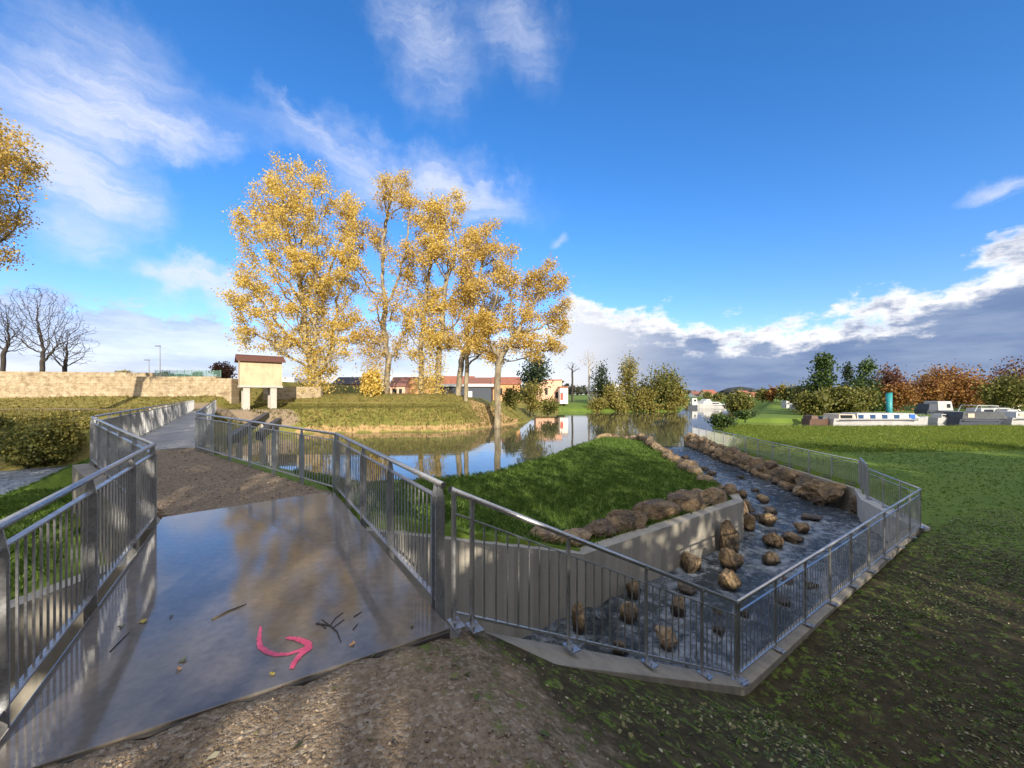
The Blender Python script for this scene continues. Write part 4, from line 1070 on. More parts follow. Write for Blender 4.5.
def flakes(name, P, size, mat, lab, cat, seed, zo=.012, tilt=.35):
    r = np.random.default_rng(seed); z = terrain(P)[0]; n = len(P)
    C = np.c_[P,z+zo]; nrm = r.normal(size=(n,3))*tilt; nrm[:,2] = 1; nrm /= np.linalg.norm(nrm,axis=1)[:,None]
    t = r.normal(size=(n,3)); t -= (t*nrm).sum(1)[:,None]*nrm; t /= np.linalg.norm(t,axis=1)[:,None]; w = np.cross(nrm,t); s = size*r.uniform(.4,1.4,(n,1))
    V = np.stack([C-t*s*.5, C-t*s*.1+w*s*.33, C+t*s*.35+w*s*.2+nrm*s*.1, C+t*s*.6, C+t*s*.3-w*s*.26, C-t*s*.15-w*s*.3+nrm*s*.08],1).reshape(-1,3)
    tag(npmesh(name, V, np.arange(6*n).reshape(n,6), mat), lab, cat, kind='stuff')
pl = scatter(120000,.3,24,-1,13.5, lambda P,z,s,t,dp,ip:(t>.5)&(s<-.75), 321, lambda P,s,t: np.clip(.12+.25*t,.05,1)*(.25+.75*(vnoise(P,1.9,77)>-.05)))
flakes('fallen_leaves', pl, .038, LITTER, 'pale and green fallen leaves strewn over the dark slope', 'leaf litter', 322)
pl2 = scatter(500,-3,1.2,0,3.2, lambda P,z,s,t,dp,ip:(s<-.2), 323)
flakes('path_leaves', pl2[:70], .05, LITTER, 'a few dull leaves lying on the gravel in front of the slab', 'leaf litter', 324)
def pebbles(name, P, size, mat, lab, seed):
    r = np.random.default_rng(seed); z = terrain(P)[0]; n = len(P)
    s = size*(.35+r.random((n,1))**3*1.6); oc = np.array([(1,0,0),(-1,0,0),(0,1,0),(0,-1,0),(0,0,1),(0,0,-1)],float)
    rz = r.uniform(0,6.28,n); sc = r.uniform(.6,1.2,(n,1,3))*np.array([1.1,.8,.55])
    v = oc[None]*sc*(s[:,:,None]) + r.normal(size=(n,6,3))*s[:,:,None]*.12
    x = v[:,:,0]*np.cos(rz)[:,None]-v[:,:,1]*np.sin(rz)[:,None]; y = v[:,:,0]*np.sin(rz)[:,None]+v[:,:,1]*np.cos(rz)[:,None]
    v = np.stack([x,y,v[:,:,2]],2)+np.c_[P,z+s[:,0]*.15][:,None,:]
    f = np.array([(0,2,4),(2,1,4),(1,3,4),(3,0,4),(2,0,5),(1,2,5),(3,1,5),(0,3,5)])
    F_ = (np.arange(n)[:,None,None]*6+f[None]).reshape(-1,3)
    tag(npmesh(name, v.reshape(-1,3), F_, mat), lab, 'gravel', kind='stuff')
pg = scatter(42000,-4.2,2.6,-.3,3.4, lambda P,z,s,t,dp,ip:(s<-.3)&(t<1.6), 331, lambda P,s,t: np.where(t>.2,.22,1)*np.where(t>-.6,.7,1)*np.where(vnoise(P,3,91)>0,1,.45))
pebbles('gravel_stones', pg, .0088, PEBBLE, 'loose gravel stones in front of the wet slab', 332)
pg = scatter(9000,-11,-3,5.5,13, lambda P,z,s,t,dp,ip: ip&(s>5.1), 333)
pebbles('path_stones', pg, .017, PEBBLE, 'loose gravel stones on the path between the slab and the footbridge', 334)
# single twigs and leaves on the slab
TW = simple('wet_twig', (.03,.022,.016), .5)
def twig(pts, rad, lab, forks=()):
    rad *= .8; b = MB(); P = [at(x,y,0)+Vector((0,0,rad*.9)) for x,y in pts]
    b.tube(P, [rad]*(len(P)-1)+[rad*.5], 6)
    for f in forks: b.tube([at(x,y,0)+Vector((0,0,rad*.8)) for x,y in f], rad*.6, 5)
    o = b.build('twig', TW, None, True); return tag(o, lab, 'twig', 'twigs on the wet slab')
twig([(212,620),(228,612),(246,605)], .010, 'long straight dark twig in the middle of the wet slab')
twig([(316,624),(330,626),(337,632),(341,643)], .007, 'forked dark twig right of the pink arrow', [[(330,626),(336,618),(343,613)],[(330,626),(322,620)],[(333,628),(344,620)],[(318,623),(326,629)]])
twig([(110,652),(122,640),(130,632)], .005, 'thin twig on the slab by the left railing')
twig([(354,617),(362,612)], .006, 'short twig right of the forked one on the wet slab')
twig([(353,630),(358,624)], .006, 'short broken twig below the other short one, right of the arrow')
twig([(392,742),(398,748)], .006, 'short twig on the gravel near the picture bottom')
LY = simple('yellow_leaf', (.34,.27,.05), .5); LO = simple('tan_leaf', (.4,.22,.1), .5); LG = simple('dull_green_leaf', (.1,.12,.05), .5)
for i,(px,py,s_,m,lab) in enumerate([(143,622,.05,LY,'yellow leaf cluster on the slab near the left railing'),(121,627,.035,LG,'dull green leaf on the slab nearest the left railing'),(179,670,.03,LO,'tan leaf lying below the middle of the slab'),
   (183,661,.04,LG,'grey leaf next to the tan leaf on the slab'),(171,617,.025,LG,'tiny dark leaf on the blue reflecting part of the slab'),(272,675,.03,LY,'small yellow green leaf below the pink arrow'),(352,645,.04,LO,'curled brown leaf right of the pink arrow'),(412,627,.03,LG,'small leaf at the right corner of the slab')]):
    p = at(px,py,0); s_ *= .7; b = MB(); n = 9; a0 = i*1.3
    vs = [p+Vector((math.cos(a0+k*2*math.pi/n), math.sin(a0+k*2*math.pi/n),0))*s_*(.55 if k%2 else 1)+Vector((0,0,.006+.012*(k%3==0))) for k in range(n)]+[p+Vector((0,0,.008))]
    b.add(vs, [(k,(k+1)%n,n) for k in range(n)])
    tag(b.build('leaf', m), lab, 'leaf', 'single leaves on the wet slab')
# ------------------------------------------------------------------ left stone wall, hut
b = MB(); b.prism([(-95,46.5),(-36.9,48),(-36.9,48.8),(-95,47.4)], .8, [4.1,4.15,4.15,4.1])
tag(b.build('stone_wall', STONEW, None), 'long sunlit old stone wall on the left bank', 'wall')
b = MB(); b.prism([(-97,48.6),(-45.5,50.3),(-45.5,51),(-97,49.4)], 3, [5.15,4.75,4.75,5.15])
tag(b.build('stone_wall', STONEW, None), 'second stone wall tier rising just behind the long sunlit wall', 'wall')
b = MB(); b.prism([(-36.6,47.6),(-34.7,47.6),(-34.7,49),(-36.6,49)], -.2, 3.9); b2 = b
tag(b.build('stone_pillar', STONEW, None, bevel=.03), 'square stone pillar at the right end of the stone wall', 'pillar')
b = MB(); b.prism([(-33.6,52),(-26.6,53.5),(-26.6,54.2),(-33.6,52.7)], -.2, 3.0)
tag(b.build('stone_wall', STONEW, None), 'dark stone wall seen between the legs of the hut', 'wall')
mf = NT('green_mesh'); principled(mf, (.16,.30,.24), .5, .2); MF = mf.m
root = empty('mesh_fence', (-45.5,49.6,4.1), 'pale green mesh fence standing on the right half of the stone wall', 'fence')
for k in range(10):
    x = -45.5+k*.93; b = MB(); b.bar((x,49.1,4.0),(x,49.1,5.05),.05,.05,(0,1,0)); b.build('post', MF, root)
b = MB()
for k in range(9): b.bar((-45.5,49.1,4.15+k*.1),(-37.1,49.1,4.15+k*.1),.02,.02)
for k in range(85): b.bar((-45.5+k*.099,49.12,4.1),(-45.5+k*.099,49.12,5.0),.018,.018,(0,1,0))
b.build('mesh_panel', MF, root)

HUTW = m_concrete('cream_render', (.50,.40,.255), .22); HUTS = simple('post_concrete', (.42,.39,.34), .85, 0, .1, 3)
ROOFT = simple('brown_tiles', (.12,.05,.035), .75, 0, .3, 5)
hx0, hx1, hy0, hy1 = -2.1, 2.1, 0, 2.7
hut = empty('hut', (0, 0, 0), 'cream hut raised on four concrete legs, with a brown tiled roof', 'hut')
b = MB(); b.box(hx0,hx1,hy0,hy1,2.95,5.85)
b.add([(hx0,hy0,5.85),(hx0,hy1,5.85),(hx0,(hy0+hy1)/2,6.4)],[(0,1,2)]); b.add([(hx1,hy0,5.85),(hx1,hy1,5.85),(hx1,(hy0+hy1)/2,6.4)],[(0,2,1)])
b.build('wall', HUTW, hut)
b = MB(); b.box(hx0-.08,hx1+.08,hy0-.08,hy1+.08,2.74,2.947); b.build('floor_slab', HUTS, hut)
b = MB(); ym = (hy0+hy1)/2; ro = .4; rx0, rx1 = hx0-.35, hx1+.35
for sg, ye in ((1,hy0-ro),(-1,hy1+ro)):
    n = 26
    for k in range(n):       # rows of ribs on the tiles
        x = rx0+(rx1-rx0)*(k+.5)/n; w = (rx1-rx0)/n
        b.bar((x,ye,5.81),(x,ym+.02*sg,6.52),w*.55,.12,(0,0,1))
    b.add([(rx0,ye,5.77),(rx1,ye,5.77),(rx1,ym,6.46),(rx0,ym,6.46),(rx0,ye,5.86),(rx1,ye,5.86),(rx1,ym,6.56),(rx0,ym,6.56)],[(0,1,2,3),(4,7,6,5),(0,4,5,1),(1,5,6,2),(0,3,7,4)])
b.bar((rx0,ym,6.60),(rx1,ym,6.60),.22,.10); b.build('roof', ROOFT, hut)
for (x0,x1) in ((hx0+.3,hx0+.95),(hx1-1.2,hx1-.55)):
    for y0 in (hy0+.1,hy1-.55):
        b = MB(); b.box(x0,x1,y0,y0+.45,-.3,2.738); b.build('leg', HUTS, hut)
hut.location = (-29.65, 45.6, 0); hut.rotation_euler = (0,0,R(39))
# two dark beams in the water beside the bridge
for i,(pa,pb) in enumerate((((231,439),(267,415)),((259,436),(279,421)))):
    d0, d1 = (21,34) if i == 0 else (22.5,31)
    a = atd(*pa,d0); c = atd(*pb,d1); b = MB(); b.bar(a,c,.38,.5)
    ob = b.build('sluice_beam', simple('dark_steel', (.035,.035,.04), .5), None, bevel=.02)
    tag(ob, ['longer dark sloping beam beside the footbridge, left one of two','shorter dark sloping beam beside the footbridge, right one of two'][i], 'beam', 'dark sluice beams by the footbridge')
    for q in (a.lerp(c,.15), a.lerp(c,.85)):
        b = MB(); b.box(q.x-.12,q.x+.12,q.y-.12,q.y+.12,-4,q.z-.2); b.build('support', CONC, ob)

# lamp posts
def lamp(px, d, py_top, z0, lab):
    x = (px-512)/F*d; zt = H+(HY-py_top)/F*d
    rt = empty('street_lamp', (x,d,z0), lab, 'street lamp', 'street lamps behind the stone wall')
    b = MB(); b.tube([(x,d,z0-.3),(x,d,zt-.1)], [.09,.05], 8); b.build('pole', simple('grey_paint', (.22,.23,.24), .5), rt)
    b = MB(); b.obox((x-.35,d,zt),(.4,0,0),(0,.12,0),(0,0,.06)); b.build('lamp_head', simple('grey_paint_dark', (.12,.12,.13), .5), rt)
lamp(160,60,346,4,'taller street lamp behind the stone wall'); lamp(149,66,360,4,'shorter street lamp left of the taller one')

# ------------------------------------------------------------------ buildings
GLASSD = NT('dark_window'); principled(GLASSD, (.02,.025,.03), .1); GLASSD = GLASSD.m
def house(name, label, cat, px0, px1, d, z0, ze, zr, wall, roof, wins=(), depth=9, over=.4, flat=False, group=None):
    x0, x1 = (px0-512)/F*d, (px1-512)/F*d
    rt = empty(name, ((x0+x1)/2, d, z0), label, cat, group)
    b = MB(); b.box(x0,x1,d,d+depth,z0-1,ze)
    if not flat:
        for x in (x0,x1): b.add([(x,d,ze),(x,d+depth,ze),(x,d+depth/2,zr-.1)],[(0,1,2)])
    b.build('wall', wall, rt)
    b = MB()
    if flat: b.box(x0-over,x1+over,d-over,d+depth+over,ze+.003,zr)
    else:
        for ye, s in ((d-over,1),(d+depth+over,-1)):
            b.add([(x0-over,ye,ze-.12),(x1+over,ye,ze-.12),(x1+over,d+depth/2,zr),(x0-over,d+depth/2,zr),(x0-over,ye,ze+.08),(x1+over,ye,ze+.08),(x1+over,d+depth/2,zr+.2),(x0-over,d+depth/2,zr+.2)],[(0,1,2,3),(4,7,6,5),(0,4,5,1),(1,5,6,2),(0,3,7,4)])
    b.build('roof', roof, rt)
    for (u0,u1,v0,v1,m) in wins:
        b = MB(); b.box(x0+(x1-x0)*u0,x0+(x1-x0)*u1,d-.06,d+.05,z0+(ze-z0)*v0,z0+(ze-z0)*v1); b.build('window' if v0 > .1 else 'door', m, rt)
    return rt
ORW = simple('orange_render', (.52,.29,.13), .85); PINKW = simple('pinkish_render', (.62,.36,.25), .85); WHW = simple('white_render', (.72,.7,.65), .85)
TILE = simple('red_tiles', (.27,.10,.06), .8, 0, .25, 2); TILE2 = simple('brown_red_tiles', (.19,.085,.06), .8, 0, .25, 2); CRW = simple('yellow_cream_render', (.66,.52,.27), .85)
DKW = simple('dark_blue_wall', (.045,.055,.075), .7); BRW = simple('brick_red_wall', (.30,.13,.08), .85); WHR = simple('white_sheet_roof', (.75,.75,.74), .5); DKR = simple('dark_slate', (.035,.033,.035), .7)
d = 108
zz = lambda py, d: H+(HY-py)/F*d
house('house','low house with dark roof and reddish walls, left behind the plane trees','house',333,362,104,1.2,zz(384,104),zz(377,104),BRW,DKR,[(.1,.25,.0,.6,GLASSD),(.4,.55,.2,.7,GLASSD),(.7,.9,.2,.7,GLASSD)])
house('house','white fronted house with red brown roof between the second and third plane trunks','house',390,405,108,1.2,zz(386,108),zz(377,108),PINKW,TILE2,[(.15,.45,.1,.75,GLASSD),(.6,.8,.15,.75,GLASSD)])
house('house','orange block with a flat top behind the middle plane trunks','house',404,438,112,1.2,zz(378,112),zz(377,112),ORW,TILE,[(.5,.6,.2,.6,GLASSD)],flat=True,over=.15)
house('house','long orange roofed house behind the dark shed','house',436,472,120,1.2,zz(385,120),zz(376,120),ORW,TILE,[(.2,.3,.3,.7,GLASSD)])
house('shed','dark shed with a white flat roof behind the plane trunks','shed',440,491,100,1.0,zz(386.5,100),zz(384,100),DKW,WHR,[(.55,.63,.1,.6,WHW),(.15,.25,.05,.7,GLASSD)],flat=True,over=.6)
house('house','red brown roofed house above the right part of the dark shed','house',468,492,118,1.2,zz(384,118),zz(377.5,118),PINKW,TILE2,[])
house('house','orange red roofed house right of the dark shed, behind the rightmost plane tree','house',493,520,110,1.0,zz(384,110),zz(377,110),ORW,TILE,[(.2,.35,.2,.7,GLASSD)])
house('house','pinkish orange flat house behind the cedar','house',536,562,108,.9,zz(380.5,108),zz(379.5,108),PINKW,TILE,[(.35,.45,.2,.6,GLASSD),(.75,.9,0,.35,GLASSD)],flat=True,over=.1)
house('shop','small white building with a red front beside the pinkish house','building',560,568,104,.5,zz(388,104),zz(386.5,104),WHW,TILE,[(.05,.4,.0,.6,simple('red_front',(.5,.06,.04),.6))],flat=True,over=.1)
house('house','pale yellow house behind the far shore trees','house',597,622,118,0.2,zz(391,118),zz(385,118),CRW,WHR,[(.2,.3,.2,.6,GLASSD),(.6,.7,.2,.6,GLASSD)],flat=True,over=1)
house('garage','small white building with a dark garage opening right of the hut','building',281,294,80,1.5,zz(379,80),zz(378,80),WHW,WHR,[(.35,.75,0,.55,GLASSD)],flat=True,over=.1)
VG = 'village houses in the far distance'
for i,(p0,p1,dd,ye,yr,w,rf,lab) in enumerate([(706,717,230,394,390,CRW,TILE,'small cream village house above the moored boats'),(694,704,240,395,391.5,WHW,TILE2,'small white village house at the left of the village'),
   (740,751,210,395,391,WHW,TILE,'small white gabled house right of the village centre'),(752,764,220,396,392.5,PINKW,TILE,'low pinkish village house with a tiled roof'),(764,772,215,397,394,CRW,TILE2,'small brown roofed village house at the right')]):
    house('village_house',lab,'house',p0,p1,dd,1.5,zz(ye,dd),zz(yr,dd),w,rf,[(.3,.45,.3,.7,GLASSD)],8,.4,False,VG)
b = MB()
hp = [(722,391),(728,388),(740,386.5),(752,388),(760,391.5)]
pts = [atd(x,y,600) for x,y in hp]; n = len(pts)
b.add([p for p in pts]+[p+Vector((0,160,-30)) for p in pts]+[Vector((p.x,p.y-60,0)) for p in pts], [(i,i+1,n+i+1,n+i) for i in range(n-1)]+[(2*n+i,2*n+i+1,i+1,i) for i in range(n-1)])
tag(b.build('hills', simple('far_wood', (.02,.025,.022), .9, 0, .3, .05)), kind='structure')
# teal play structure left of plane tree
TEAL = simple('teal_paint', (.02,.22,.23), .5)
x, d = (301.5-512)/F*78, 78
rt = empty('play_structure', (x,d,2), 'teal play structure between the white building and the tallest plane tree', 'playground')
b = MB(); b.box(x-.9,x+.7,d-.6,d+.6,2.6,3.4); b.build('platform', TEAL, rt, bevel=.04)
b = MB(); b.add([(x-1,d-.8,3.42),(x+.8,d-.8,3.42),(x+.8,d+.8,3.42),(x-1,d+.8,3.42),(x-.1,d,4.4)],[(0,1,4),(1,2,4),(2,3,4),(3,0,4),(3,2,1,0)]); b.build('roof', TEAL, rt)
for sx in (-.85,.65):
    for sy in (-.55,.55):
        b = MB(); b.tube([(x+sx,d+sy,1.2),(x+sx,d+sy,3.45)],.07,6); b.build('post', TEAL, rt)
b = MB(); b.bar((x+.7,d,2.9),(x+2.0,d-.4,1.7),.7,.12); b.build('slide', TEAL, rt)

# ------------------------------------------------------------------ boats
WHITE = simple('white_gelcoat', (.40,.40,.39), .35, 0, .12, 1.2); BLUEW = NT('blue_window'); principled(BLUEW, (.03,.07,.16), .12); BLUEW = BLUEW.m
DIRTY = 0
TARP = simple('dark_tarpaulin', (.05,.055,.06), .6, 0, .4, 2); WOOD = simple('brown_hull', (.10,.055,.035), .6, 0, .25, 2); BEIGE = simple('beige_cover', (.42,.36,.28), .7)
def hullmesh(L, W, h, sheer=.25, sternw=.8):
    b = MB(); n = 13
    vs = []
    for i in range(n):
        u = i/(n-1); x = -L/2+L*u
        wf = sternw+(1-sternw)*math.sin(min(1,u*2)*math.pi/2) if u < .55 else max(.02, (1-((u-.55)/.45)**2.2))
        hh = h+sheer*max(0,(u-.5)*2)**2
        vs += [(x,-W/2*wf,hh),(x-.15*(u>.9),-W/2*wf*.82,-.35),(x-.15*(u>.9),W/2*wf*.82,-.35),(x,W/2*wf,hh)]
    fs = []
    for i in range(n-1):
        a, c = i*4, i*4+4
        fs += [(a,c,c+1,a+1),(a+1,c+1,c+2,a+2),(a+2,c+2,c+3,a+3),(a,a+3,c+3,c)]
    fs += [(0,1,2,3),((n-1)*4,(n-1)*4+3,(n-1)*4+2,(n-1)*4+1)]
    b.add(vs, fs); return b
def boat(label, loc, rz, L, W, h, hull, cabins, wins=(), group=None, extras=None, name='boat'):
    rt = empty(name, loc, label, 'boat', group)
    M4 = Matrix.Translation(loc) @ Matrix.Rotation(rz,4,'Z')
    def put(b, nm, mat, bev=0):
        b.v = [tuple(M4 @ Vector(v)) for v in b.v]; return b.build(nm, mat, rt, bevel=bev)
    put(hullmesh(L,W,h), 'hull', hull)
    for (x0,x1,w,z0,z1,sl0,sl1,mat,nm) in cabins:
        b = MB(); b.add([(x0,-w/2,z0),(x1,-w/2,z0),(x1,w/2,z0),(x0,w/2,z0),(x0+sl0,-w/2*.92,z1),(x1-sl1,-w/2*.92,z1),(x1-sl1,w/2*.92,z1),(x0+sl0,w/2*.92,z1)],[(0,1,2,3),(4,7,6,5),(0,4,5,1),(1,5,6,2),(2,6,7,3),(3,7,4,0)])
        put(b, nm, mat, .05)
    for (x0,x1,z0,z1,y,m) in wins:
        b = MB(); b.box(x0,x1,-y-.03,-y+.03,z0,z1); put(b,'window',m)
    if name == 'boat' and L > 4.5:
        b = MB(); b.box(-L*.47,L*.28,-W/2*.99-.03,-W/2*.99+.02,h-.28,h-.14); put(b,'rubbing_strake',DKW)
        b = MB()
        for k in range(5): b.tube([(L*(.22+.05*k),-W*.40*(1-k*.14),h),(L*(.22+.05*k),-W*.40*(1-k*.14),h+.62)],.025,5)
        b.tube([(L*(.22+.05*k),-W*.40*(1-k*.14),h+.62) for k in range(5)],.025,5); put(b,'bow_rail',STEEL)
    if extras: extras(put)
    return rt
BG = 'boats moored along the right bank'
def px2(px,d): return (px-512)/F*d
d = 57
xc = (px2(826,d)+px2(928,d))/2; L = px2(928,d)-px2(826,d)
boat('long white river cruiser with square blue windows moored behind the meadow', (xc,d,-2.55), 0, L, 3.6, 1.0, WHITE,
 [(-L*.28,L*.33,3.0,1.0,1.74,.1,.9,WHITE,'cabin'),(-L*.46,-L*.29,3.0,1.0,1.62,.2,.1,BEIGE,'canopy')],
 [(-L*.27+k*1.72,-L*.27+k*1.72+.72,.98,1.55,1.49,BLUEW) for k in range(4)]+[(L*.215,L*.27,.95,1.6,1.5,simple('bright_blue',(.03,.12,.4),.4))]+[(-L*.44,-L*.33,1.06,1.5,1.5,GLASSD)], BG)
d = 57.5; xc = px2(976,d); L = px2(1001,d)-px2(951,d)
boat('boat under a dark grey tarpaulin moored right of the white cruiser', (xc,d,-2.4), 0, L, 3, .75, DKW, [(-L*.48,L*.42,2.7,.75,1.75,.3,.5,TARP,'tarpaulin')], [(-L*.38,-L*.25,.95,1.55,1.36,BEIGE)], BG)
d = 58; xc = px2(1024,d)
boat('white boat with a long low cabin at the right edge of the picture', (xc,d,-2.4), 0, 6.5, 3, .9, WHITE, [(-3,2.2,2.8,.9,1.75,.2,.4,WHITE,'cabin')], [(-2.6,-1.6,1.15,1.55,1.42,BEIGE)], BG)
d = 57; xc = px2(817,d)
boat('brown wooden barge with a dark hold at the left end of the moored row', (xc,d,-2.4), 0, 3.4, 2.2, .7, WOOD, [(-1.5,-.4,1.8,.7,1.25,.1,.2,WOOD,'cabin'),(.1,1.0,1.7,.7,1.1,.2,.2,TARP,'cover')], [], BG)
def arch(put):
    b = MB()
    for y in (-1.2,1.2): b.tube([(-1.4,y,1.0),(-.6,y,2.5),(2.8,y,2.4),(3.4,y,1.0)],.07,6)
    b.tube([(-.6,-1.2,2.5),(-.6,1.2,2.5)],.07,6); b.tube([(2.8,-1.2,2.4),(2.8,1.2,2.4)],.07,6); put(b,'frame',WHITE)
for k,(px_,d_,L_b,lab) in enumerate([(941,59,2.6,'tiny white dinghy between the white cruiser and the tarpaulin boat'),(957,63,4.4,'small white boat just behind the left end of the tarpaulin boat'),(1010,64,4.8,'small white boat behind the right edge boat')]):
    boat(lab, (px2(px_,d_),d_,-2.4), 0, L_b, 2, .8, WHITE, [(-L_b*.3,L_b*.15,1.6,.8,1.35+.25*k,.1,.4,WHITE,'cabin')], [(-L_b*.25,0,1.0,1.25,.8,GLASSD)], BG)
d = 66
boat('white boat with an open tubular frame behind the dark tarpaulin boat', (px2(973,d),d,-2.4), 0, 7, 3, 1.2, WHITE, [(0,3,2.4,1.2,2.0,.1,.5,WHITE,'cabin')], [(.5,2,1.4,1.8,1.2,GLASSD)], BG, arch)
d = 68
boat('white boat with a low cabin behind the right part of the tarpaulin boat', (px2(997,d),d,-2.4), 0, 5.5, 2.6, 1.3, WHITE, [(-2,1.6,2.2,1.3,2.0,.2,.6,WHITE,'cabin')], [(-1.5,.8,1.5,1.85,1.09,GLASSD)], BG)
d = 72
boat('white and blue houseboat behind the cruiser, right of the teal post', (px2(934,d),d,-2.0), 0, 5, 3, 1.0, DKW, [(-.6,2.2,2.6,1.0,2.7,0,.3,WHITE,'cabin'),(-2.3,-.62,2.4,1.0,2.2,.3,0,DKW,'cover')], [(1.0,1.6,1.5,2.2,1.28,GLASSD)], BG)
BG2 = 'boats on the far river'
d = 128
boat('white double deck cruiser seen from the bow on the far river', (px2(703,d),d,-2.4), R(200), 6.5, 3.2, 1.3, WHITE, [(-2.6,1.6,2.9,1.3,2.3,.2,.8,WHITE,'cabin'),(-2.2,.0,2.3,2.3,2.9,.1,.5,WHITE,'upper_cabin')], [(-2.2,1.0,1.5,2.1,1.4,GLASSD)], BG2)
d = 132
boat('sleek long white motor yacht on the far river, right of the double deck one', (px2(716,d),d,-2.4), 0, 7.5, 3, 1.0, WHITE, [(-2.5,1.6,2.4,1.0,1.9,.3,1.2,WHITE,'cabin')], [(-2,.5,1.25,1.65,1.18,GLASSD)], BG2)
d = 124
boat('white boat with a dark stern beside the amber bush on the far river', (px2(692,d),d,-2.4), 0, 3.6, 2.4, 1.0, DKW, [(-.4,1.4,2,1.0,3.2,0,.2,WHITE,'cabin')], [(.2,.9,2.2,2.8,.97,GLASSD)], BG2)
# vans and cars
def van(label, px, d, z, L, h, mat, grp):
    x = px2(px,d); rt = empty('parked_van', (x,d,z), label, 'van', grp)
    b = MB(); b.prism([(x-L/2,d-.9),(x+L/2,d-.9),(x+L/2,d+.9),(x-L/2,d+.9)], z+.35, [z+h,z+h*.6,z+h*.6,z+h]); b.build('body', mat, rt, bevel=.08)
    b = MB(); b.box(x-L*.1,x+L*.25,d-.92,d-.88,z+h*.42,z+h*.58); b.build('window', GLASSD, rt)
    for u in (-.3,.3):
        b = MB(); b.tube([(x+L*u,d-.95,z+.32),(x+L*u,d-.7,z+.32)],.33,12); b.build('wheel', DARKCAP, rt)
van('white van parked left of the brown barge, in the middle distance', 793, 95, -1.75, 4.6, 2.2, WHITE, 'parked vehicles beyond the meadow'); van('smaller white car parked left of the white van', 800, 88, -1.75, 3.6, 1.5, WHITE, 'parked vehicles beyond the meadow')
# teal post by the marina
x, d = px2(920,55), 55
rt = empty('mooring_post', (x,d,-2.2), 'tall teal cylinder post standing behind the white cruiser bow', 'post')
b = MB(); b.tube([(x,d+4.5,-2.6),(x,d+4.5,2.1)],.38,18); o = b.build('post', TEAL, rt)
for p in o.data.polygons: p.use_smooth = len(p.vertices) == 4
b = MB(); b.tube([(x,d+4.5,2.1),(x,d+4.5,2.2)],.42,18); b.build('cap', TEAL, rt)
house('cabin','small white cabin behind the boats at the right edge','cabin',1011,1021,84,-1.7,zz(404.5,84),zz(402,84),WHW,TILE2,[(.3,.6,.3,.7,GLASSD)],4,.2)

# ------------------------------------------------------------------ sky, sun, camera
SUN_EL, SUN_AZ = 21.0, 165.0     # azimuth clockwise from +Y: behind the viewer, to the right
w = bpy.data.worlds.new('World'); S.world = w; w.use_nodes = True
nt = NT.__new__(NT); nt.t = w.node_tree; nt.t.nodes.clear()
sky = nt.n('ShaderNodeTexSky', sky_type='NISHITA', sun_disc=False, sun_elevation=R(SUN_EL), sun_rotation=R(SUN_AZ), altitude=200, air_density=1.0, dust_density=.4, ozone_density=2.5)
hs = nt.n('ShaderNodeHueSaturation'); hs.inputs['Saturation'].default_value = 1.3; hs.inputs['Value'].default_value = 1.0; nt.l(sky.outputs[0], hs.inputs['Color'])
dirv = nt.n('ShaderNodeTexCoord').outputs['Generated']
sx = nt.n('ShaderNodeSeparateXYZ'); nt.l(dirv, sx.inputs[0])
az = mathn(nt,'ARCTAN2', sx.outputs[0], sx.outputs[1]); el = mathn(nt,'ARCSINE', sx.outputs[2])
az = mathn(nt,'MULTIPLY', az, 57.2958); el = mathn(nt,'MULTIPLY', el, 57.2958)
cb = nt.n('ShaderNodeCombineXYZ'); nt.l(az, cb.inputs[0]); nt.l(el, cb.inputs[1]); AE = cb.outputs[0]
def ae(px,py):
    u = (px-512)/F; v = (HY-py)/F; return math.degrees(math.atan(u)), math.degrees(math.atan2(v, math.hypot(1,u)))
wn = nt.n('ShaderNodeTexNoise'); wn.inputs['Scale'].default_value = .11; wn.inputs['Detail'].default_value = 6; wn.inputs['Roughness'].default_value = .6
nt.l(AE, wn.inputs['Vector'])
wv = nt.n('ShaderNodeVectorMath', operation='SUBTRACT'); nt.l(wn.outputs['Color'], wv.inputs[0]); wv.inputs[1].default_value = (.5,.5,.5)
def warped(k):
    m = nt.n('ShaderNodeVectorMath', operation='MULTIPLY_ADD'); nt.l(wv.outputs[0], m.inputs[0]); m.inputs[1].default_value = (k,k,0); nt.l(AE, m.inputs[2]); return m.outputs[0]
W_S = warped(7); W_B = warped(14)
def ell(coord, px0, py0, px1, py1, width, soft=1.0):
    """soft streak from pixel direction 0 to 1, half width in pixels"""
    a = ae(px0,py0); c = ae(px1,py1); cx_, cy_ = (a[0]+c[0])/2, (a[1]+c[1])/2; L = math.hypot(c[0]-a[0],c[1]-a[1])/2; rot = math.atan2(c[1]-a[1],c[0]-a[0])
    k = abs(ae((px0+px1)/2,(py0+py1)/2)[1]-ae((px0+px1)/2,(py0+py1)/2-width)[1])
    m = nt.n('ShaderNodeMapping', vector_type='TEXTURE'); nt.l(coord, m.inputs['Vector']); m.inputs['Location'].default_value = (cx_,cy_,0); m.inputs['Rotation'].default_value = (0,0,rot); m.inputs['Scale'].default_value = (max(L,k),k,1)
    ln = nt.n('ShaderNodeVectorMath', operation='LENGTH'); nt.l(m.outputs[0], ln.inputs[0])
    mr = nt.n('ShaderNodeMapRange', interpolation_type='SMOOTHSTEP'); mr.inputs[1].default_value = 1.25; mr.inputs[2].default_value = 1.25-1.25*soft; nt.l(ln.outputs['Value'], mr.inputs[0]); return mr.outputs[0]
